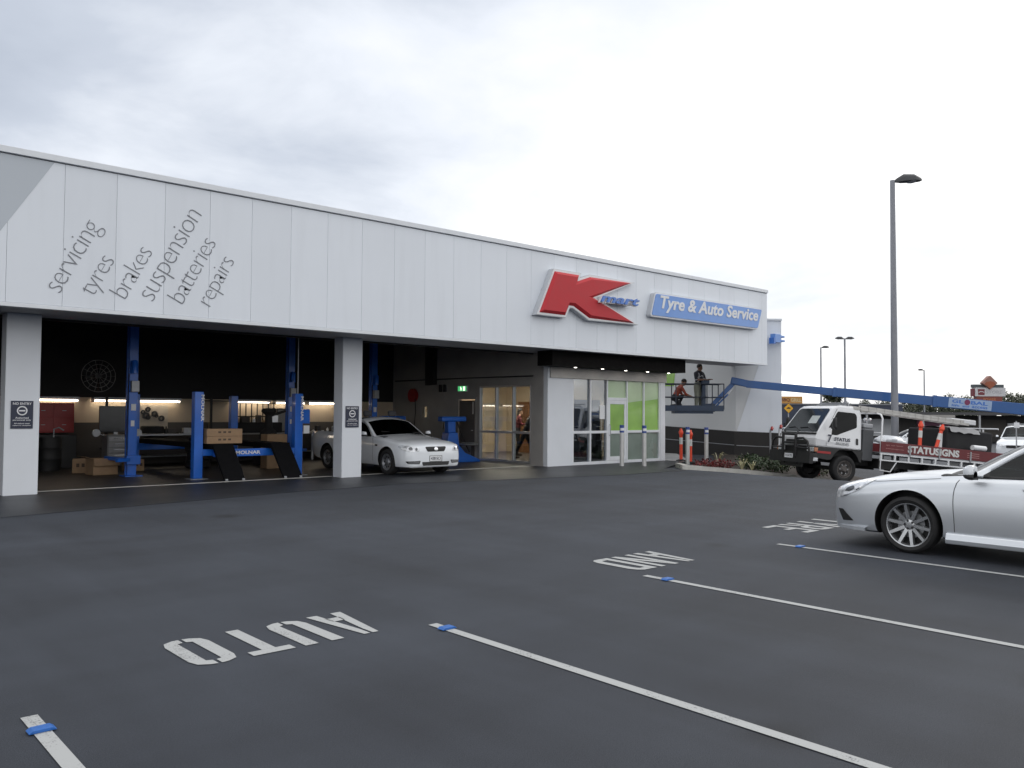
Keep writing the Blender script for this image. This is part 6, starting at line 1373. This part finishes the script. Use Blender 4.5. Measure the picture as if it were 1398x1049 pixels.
MB().box(-1.35, 1.40, -.12, .55, z_ + 3.02, z_ + 3.675).build('lower_panel', mat('panel_rust', (.20, .045, .03), .5), t, world=False)
mb = MB().box(-1.22, -.52, -.17, -.151, z_ + 3.82, z_ + 4.45); o = mb.build('logo_square', mat('panel_maroon', (.17, .03, .04), .5), t, world=False)
MB().prism([(-1.18, z_ + 4.02), (-1.0, z_ + 4.14), (-.74, z_ + 4.14), (-.56, z_ + 4.02), (-.56, z_ + 4.08), (-.72, z_ + 4.22), (-1.02, z_ + 4.22), (-1.18, z_ + 4.08)], -.178, -.171).build('logo_bar', mat('panel_white', (.55, .55, .57), .5), t, world=False)
mb = MB(); add_text(mb, 'STORE', (-.35, -.152, z_ + 3.98), (1, 0, 0), (0, 0, 1), width=1.7, height=.32, extrude=.008); mb.build('lettering', mat('letter_pale', (.38, .38, .41), .5), t, world=False)
mb = MB(); add_text(mb, 'POWER', (-.62, -.122, z_ + 3.18), (1, 0, 0), (0, 0, 1), width=1.35, height=.30, extrude=.01, offset=.01); mb.build('lettering', mat('letter_orange', (.45, .17, .07), .5), t, world=False)
MB().prism([(0, z_ + 4.42), (.85, z_ + 5.10), (.12, z_ + 5.85), (0, z_ + 5.88), (-.12, z_ + 5.85), (-.88, z_ + 5.10)], -.32, .2).build('diamond', mat('diamond_brown', (.30, .15, .12), .45), t, world=False, bevel=.05)
MB().prism([(0, z_ + 4.46), (.58, z_ + 4.98), (.4, z_ + 5.22), (0, z_ + 5.30), (-.4, z_ + 5.22), (-.58, z_ + 4.98)], -.36, -.321).build('diamond_inset', mat('diamond_rust', (.30, .08, .035), .45), t, world=False)
t = thing('shop_row', 'long low dark shop row with a verandah behind the truck', 'building', (82.0, 26.0, -.75), FZ)
MB().box(-14, 32, 0, 8, 0, 2.35).build('wall', mat('shop_wall_dark', (.035, .033, .033), .7, var=.3, scale=.5), t, world=False)
MB().box(-14.5, 32.5, -3.0, 8.2, 2.40, 2.62).build('verandah_roof', mat('roof_slate', (.06, .06, .065), .6), t, world=False)
for i in range(10): MB().box(-13.5 + i * 4.8, -13.35 + i * 4.8, -2.9, -2.75, 0, 2.395).build('verandah_post', M_STEEL, t, world=False)
for i, m_ in enumerate([M_SILV, mat('poster_plum', (.14, .03, .08), .5), M_DADO, mat('poster_teal', (.03, .08, .10), .5), M_SILV, M_DADO, M_WALLIN, M_DADO]):
    q = MB().box(-12.8 + i * 5, -9.9 + i * 5, -.04, -.001, .5, 2.0).build('window', m_, t, world=False)
MB().box(-8.5, -6.0, -3.05, -3.001, 2.15, 2.39).build('fascia_board', M_WALLIN, t, world=False)
def tree(x, y, h, rw, lab, seed, m=None, n=2600, sz=.30):
    z = hz(x, y); rnd = random.Random(seed); t = thing('tree', lab, 'tree', (x, y, z), 0, 'trees on the skyline')
    tr = MB().tube([(0, 0, 0), (.1, .05, h * .3), (.0, .1, h * .6)], [h * .035, h * .028, h * .012], 8)
    for i in range(6): a = rnd.uniform(0, 6.28); tr.tube([(.05, .05, h * (.3 + .05 * i)), (rw * .5 * cos(a), rw * .5 * sin(a), h * (.5 + .05 * i))], [h * .014, h * .005], 6)
    tr.build('trunk', M_BARK, t, world=False)
    mb = MB()
    for i in range(13):
        a = rnd.uniform(0, 6.28); q = rnd.uniform(.1, .72) * rw; c = (q * cos(a), q * sin(a), h * rnd.uniform(.42, .86) - .12 * q); k_ = rnd.uniform(.28, .46) * rw
        leaves(mb, n // 13, c, (k_, k_, k_ * .75), sz, rnd, .7)
    mb.build('crown', m, t, world=False, fix=False)
def at_px(x, d):
    L_ = (x - 699) / 1140.8 * d; return (.7443 * L_ + .6677 * d, -.6678 * L_ + .7444 * d)
M_TREE = leaf_m('leaf_tree_hazed', (.030, .040, .024), (.085, .10, .06))  # leaf colours lifted and muted to imitate haze over distance
TR_L = [(1138, 95, 5.6, 1.7, 'small tree poking up above the white truck cab'), (1183, 140, 5.2, 2.4, 'low tree right of the truck cab roof'), (1222, 140, 5.2, 3.2, 'dark tree behind the tall lamp post'), (1266, 150, 6.2, 2.6, 'thin dark tree left of the pylon sign by the far lamp post'), (1288, 150, 6.0, 3.0, 'rounded tree under the boom left of the pale blue name panel'), (1307, 140, 6.4, 3.6, 'broad tree just above the pale blue name panel'), (1322, 145, 6.3, 3.4, 'broad tree touching the left side of the pylon sign'), (1376, 120, 5.9, 3.0, 'round tree just right of the pylon sign'), (1397, 125, 5.6, 3.0, 'round tree at the right edge of the skyline'), (1250, 145, 5.0, 3.6, 'low dark tree behind the ladder')]
for i, (px, d, h, rw, lab) in enumerate(TR_L):
    x, y = at_px(px, d); tree(x, y, h, rw, lab, 40 + i, M_TREE)
t = thing('clearance_sign', 'small white square sign on a thin post right of the boom', 'road sign', (60.0, 19.0, hz(60, 19)), FZ)
x_, y_ = at_px(1387, 40); t.location = (x_, y_, hz(x_, y_)); zz = -t.location.z
MB().tube([(0, 0, 0), (0, 0, zz + 1.35)], .03, 8).build('post', M_STEEL, t, world=False)
MB().box(-.13, .13, -.045, -.032, zz + 1.02, zz + 1.28).build('plate', M_WHITE, t, world=False, bevel=.01)

# ------------------------------------------------------------------ people
def person(lab, loc, rz, J, cols, hair, vox=.014, group=None):
    """one continuous body: tapered limbs, trunk, head and separate fingers fused into one skin"""
    skin, top, legs, shoe = cols; bk = J.get('bulk', 1.0); V = {k_: Vector(v) for k_, v in J.items() if isinstance(v, tuple)}
    t = thing('person', lab, 'person', loc, rz, group); caps = []; mb = MB()
    def limb(a, b, ra, rb, mi, n=12):
        mb.tube([a, a.lerp(b, .33), a.lerp(b, .66), b], [ra, ra * .75 + rb * .30, ra * .30 + rb * .72, rb], n); mb.ell(a, (ra, ra, ra), 10); mb.ell(b, (rb, rb, rb), 10); caps.append((a, b, max(ra, rb) * 1.15, mi))
    up = (V['neck'] - V['hip']).normalized(); fx = Vector((1, 0, 0)); fx = (fx - up * fx.dot(up)).normalized(); sy = up.cross(fx)
    R = Matrix((fx, sy, up)).transposed(); tl = (V['neck'] - V['hip']).length
    for f, rx, ry, mi in ((0.0, .105, .155, 2), (.12, .105, .155, 2), (.33, .10, .145, 1), (.55, .115, .16, 1), (.75, .12, .18, 1), (.90, .095, .165, 1), (.98, .07, .10, 1)):
        c = V['hip'] + up * (tl * f); mb.ell(c, (rx * bk, ry * bk, .12), 14, 0, R); caps.append((c - sy * ry * .6, c + sy * ry * .6, rx * 1.2 * bk, mi))
    limb(V['neck'] - up * .04, V['head'] - (V['head'] - V['neck']).normalized() * .07, .058, .05, 0)
    hd = V['head']; hu = (hd - V['neck']).normalized(); hf = Vector(J.get('look', (1, 0, 0))); hf = (hf - hu * hf.dot(hu)).normalized(); hs = hu.cross(hf); RH = Matrix((hf, hs, hu)).transposed()
    mb.ell(hd + hu * .02, (.098, .078, .112), 16, 0, RH); mb.ell(hd + hf * .03 - hu * .075, (.062, .056, .055), 12, 0, RH); mb.ell(hd + hf * .102 - hu * .02, (.02, .016, .026), 8, 0, RH); mb.ell(hd + hf * .092 - hu * .062, (.014, .026, .010), 8, 0, RH)
    for s_ in (1, -1): mb.ell(hd + hs * s_ * .08 - hu * .005, (.018, .012, .032), 8, 0, RH); mb.ell(hd + hf * .088 + hs * s_ * .032 + hu * .03, (.014, .024, .010), 8, 0, RH)
    caps.append((hd - hu * .06, hd + hu * .05, .13, 0))
    for s_ in ('L', 'R'):
        limb(V['sh' + s_], V['el' + s_], .062 * bk, .045 * bk, 1); limb(V['el' + s_], V['wr' + s_], .043, .030, J.get('sleeve', 0))
        limb(V['hp' + s_], V['kn' + s_], .092 * bk, .062 * bk * bk, 2); limb(V['kn' + s_], V['an' + s_], .060 * bk * bk, .040 * bk * bk, 2)
        a = V['an' + s_]; fd = Vector(J.get('foot', (1, 0, 0))).normalized(); c = a + fd * .07 + Vector((0, 0, -.045)); Rf = Matrix((fd, Vector((0, 0, 1)).cross(fd), Vector((0, 0, 1)))).transposed(); mb.ell(c, (.135, .048, .045), 12, 0, Rf); caps.append((a - fd * .05 + Vector((0, 0, -.05)), a + fd * .17 + Vector((0, 0, -.055)), .06, 3))
        w_ = V['wr' + s_]; hdn = (w_ - V['el' + s_]).normalized(); side = hdn.cross(Vector((0, 0, 1)));
        if side.length < .1: side = Vector((0, 1, 0))
        side.normalize(); nrm = side.cross(hdn); Rp = Matrix((hdn, side, nrm)).transposed(); pc = w_ + hdn * .055
        mb.ell(pc, (.055, .042, .02), 10, 0, Rp); caps.append((w_ + hdn * .02, w_ + hdn * .17, .05, 0))
        for i, (o_, L_) in enumerate(((-.032, .062), (-.011, .074), (.011, .070), (.031, .055))):
            b0 = pc + hdn * .045 + side * o_; b1 = b0 + hdn * L_ * .5 - nrm * .012; b2 = b1 + hdn * L_ * .35 - nrm * .03; mb.tube([b0, b1, b2], [.010, .009, .007], 6)
        b0 = pc + side * -.035 - hdn * .015; mb.tube([b0, b0 - side * .03 + hdn * .03 - nrm * .01, b0 - side * .035 + hdn * .06 - nrm * .02], [.012, .011, .008], 6)
    me = mb.mesh('body', [skin, top, legs, shoe, J.get('extra', top)])
    o = bpy.data.objects.new('tmp', me); C.objects.link(o); r = o.modifiers.new('r', 'REMESH'); r.mode = 'VOXEL'; r.voxel_size = vox; sm = o.modifiers.new('s', 'SMOOTH'); sm.iterations = 2; sm.factor = .4
    dg = bpy.context.evaluated_depsgraph_get(); bm_ = bpy.data.meshes.new_from_object(o.evaluated_get(dg)); bpy.data.objects.remove(o)
    bm_.materials.clear()
    for q in (skin, top, legs, shoe, J.get('extra', top)): bm_.materials.append(q)
    mi = []
    for p in bm_.polygons:
        c = p.center; best = None
        for a, b, r_, m_ in caps:
            ab = b - a; tt = max(0, min(1, (c - a).dot(ab) / max(ab.length_squared, 1e-9))); dd = (c - (a + ab * tt)).length - r_
            if best is None or dd < best[0]: best = (dd, m_)
        m_ = best[1]
        if m_ == 1 and 'stripe' in J and J['stripe'](c): m_ = 4
        mi.append(m_)
    bm_.polygons.foreach_set('material_index', mi); bm_.polygons.foreach_set('use_smooth', [True] * len(mi)); bm_.name = 'body'
    b = bpy.data.objects.new('body', bm_); C.objects.link(b); b.parent = t
    hm = MB(); hm.ell(hd + hu * .038 - hf * .014, (.105, .086, .108), 16, 0, RH); lowv = J.get('hair_low', .02)
    hm.v = [tuple(q) for q in hm.v]
    keep = []
    for f, m_ in zip(hm.f, hm.m):
        c = sum((Vector(hm.v[i]) for i in f), Vector((0, 0, 0))) / len(f) - hd; u_, f_ = c.dot(hu), c.dot(hf)
        if u_ > .055 or (f_ < .035 and u_ > -lowv): keep.append(f)
    hm.f = keep; hm.m = [0] * len(keep)
    if lowv > .1: hm.ell(hd - hf * .05 - hu * .10, (.055, .075, .14), 12, 0, RH)
    h_ = hm.build('hair', hair, t, world=False, smooth=60, fix=True); sdm = h_.modifiers.new('thickness', 'SOLIDIFY'); sdm.thickness = .012
    return t
SK1 = mat('skin_tan', (.42, .25, .17), .55, var=.06); SK2 = mat('skin_dark', (.26, .145, .095), .55, var=.06); HAIR = mat('hair_dark', (.016, .012, .010), .6)
CT = mat('jacket_black', (.022, .024, .032), .8, var=.15); CT2 = mat('vest_orange', (.30, .055, .03), .7, var=.12); TRG = mat('trousers_khaki', (.22, .23, .19), .85, var=.15); TRD = mat('trousers_dark', (.018, .019, .024), .85); SHO = mat('boot', (.05, .04, .03), .7); STR = mat('jacket_stripe', (.45, .46, .48), .7); MRT = mat('top_maroon', (.12, .022, .028), .8); GRT = mat('top_grey', (.09, .09, .095), .8)
def stand(dx=0, lean=0, armR=None, armL=None, legs=None):
    return dict(hip=(0, 0, .93), neck=(lean, 0, 1.45), head=(lean * 1.25 + .02, 0, 1.625), shL=(lean * .9, .185, 1.39), shR=(lean * .9, -.185, 1.39), elL=(armL or [(lean - .02, .24, 1.12), 0])[0], wrL=(armL or [0, (lean + .10, .24, .90)])[1], elR=(armR or [(lean - .02, -.24, 1.12), 0])[0], wrR=(armR or [0, (lean + .1, -.24, .9)])[1],
                hpL=(0, .095, .90), hpR=(0, -.095, .90), knL=(.03, .11, .50), knR=(.02, -.11, .50), anL=(-.02, .12, .10), anR=(-.01, -.12, .10))
J = stand(lean=.03, armR=[(.12, -.28, 1.14), (.38, -.20, 1.14)], armL=[(.10, .27, 1.13), (.37, .18, 1.16)]); J = {k_: ((v[0], v[1] * 1.06, v[2] * .945) if k_ != 'look' else v) for k_, v in J.items()}; J.update(look=(1, .35, -.05), sleeve=0, extra=STR, hair_low=.03, bulk=1.2)
J['stripe'] = lambda c: (1.0 < c.z < 1.34 and (abs(abs(c.y) - .13) < .02 or abs(c.z - 1.24 + abs(c.y) * .5) < .015)) 
fl = bp(0, 0, .105)
q = bp(.27, .30, .105); person('man standing in the lift basket in a dark striped jacket and khaki trousers', (q.x, q.y, q.z), d0 - .85, J, (SK2, CT, TRG, SHO), HAIR)
J = dict(hip=(0, 0, .42), neck=(.26, 0, .84), head=(.37, 0, .99), look=(1, 0, -.75), shL=(.24, .18, .79), shR=(.24, -.18, .79), elL=(.38, .24, .54), wrL=(.60, .16, .50), elR=(.38, -.24, .55), wrR=(.60, -.14, .48), hpL=(0, .10, .40), hpR=(0, -.10, .40), knL=(.36, .15, .48), knR=(.20, -.14, .16), anL=(.20, .14, .10), anR=(-.14, -.14, .14), sleeve=0, hair_low=.03)
J['foot'] = (1, 0, 0)
q = bp(-.62, .36, .105); person('crouching worker in an orange vest in the lift basket', (q.x, q.y, q.z), d0 + .1, J, (SK2, CT2, TRD, SHO), HAIR)
q = bp(-.05, .42, .105); R_ = MB().box(-.14, .14, -.12, .12, 0, .30); solo(R_, 'tool_bag', mat('tool_bag', (.05, .035, .03), .8), 'dark tool bag on the basket floor between the two workers', 'bag', (q.x, q.y, q.z), bevel=.04).rotation_euler[2] = d0
q = bp(.88, .05, .105); R_ = MB(); R_.ell((0, 0, .07), (.20, .14, .09), 14); solo(R_, 'rag_bundle', mat('rag_rust', (.30, .12, .08), .9, var=.3), 'rust coloured rag bundle at the right end of the lift basket', 'rag', (q.x, q.y, q.z), smooth=50)
g = 'people inside the office'
J = stand(lean=.06, armR=[(.14, -.22, 1.16), (.32, -.10, 1.20)], armL=[(.14, .22, 1.16), (.32, .10, 1.18)]); J.update(look=(1, 0, -.4), sleeve=1, hair_low=.16)
person('person with long dark hair in a maroon top behind the office side window', (20.6, 22.65, .014), -.7, J, (SK1, MRT, TRD, SHO), HAIR, group=g)
J = stand(lean=.22, armR=[(.36, -.22, 1.12), (.55, -.12, 1.08)], armL=[(.36, .22, 1.12), (.55, .12, 1.08)]); J.update(look=(1, 0, -.5), sleeve=1, knL=(.16, .16, .50), anL=(.20, .2, .10), knR=(-.16, -.14, .5), anR=(-.36, -.14, .10))
person('person in a grey top leaning forward behind the third office side pane', (19.75, 21.32, .014), -.85, J, (SK1, GRT, TRD, SHO), HAIR, group=g)
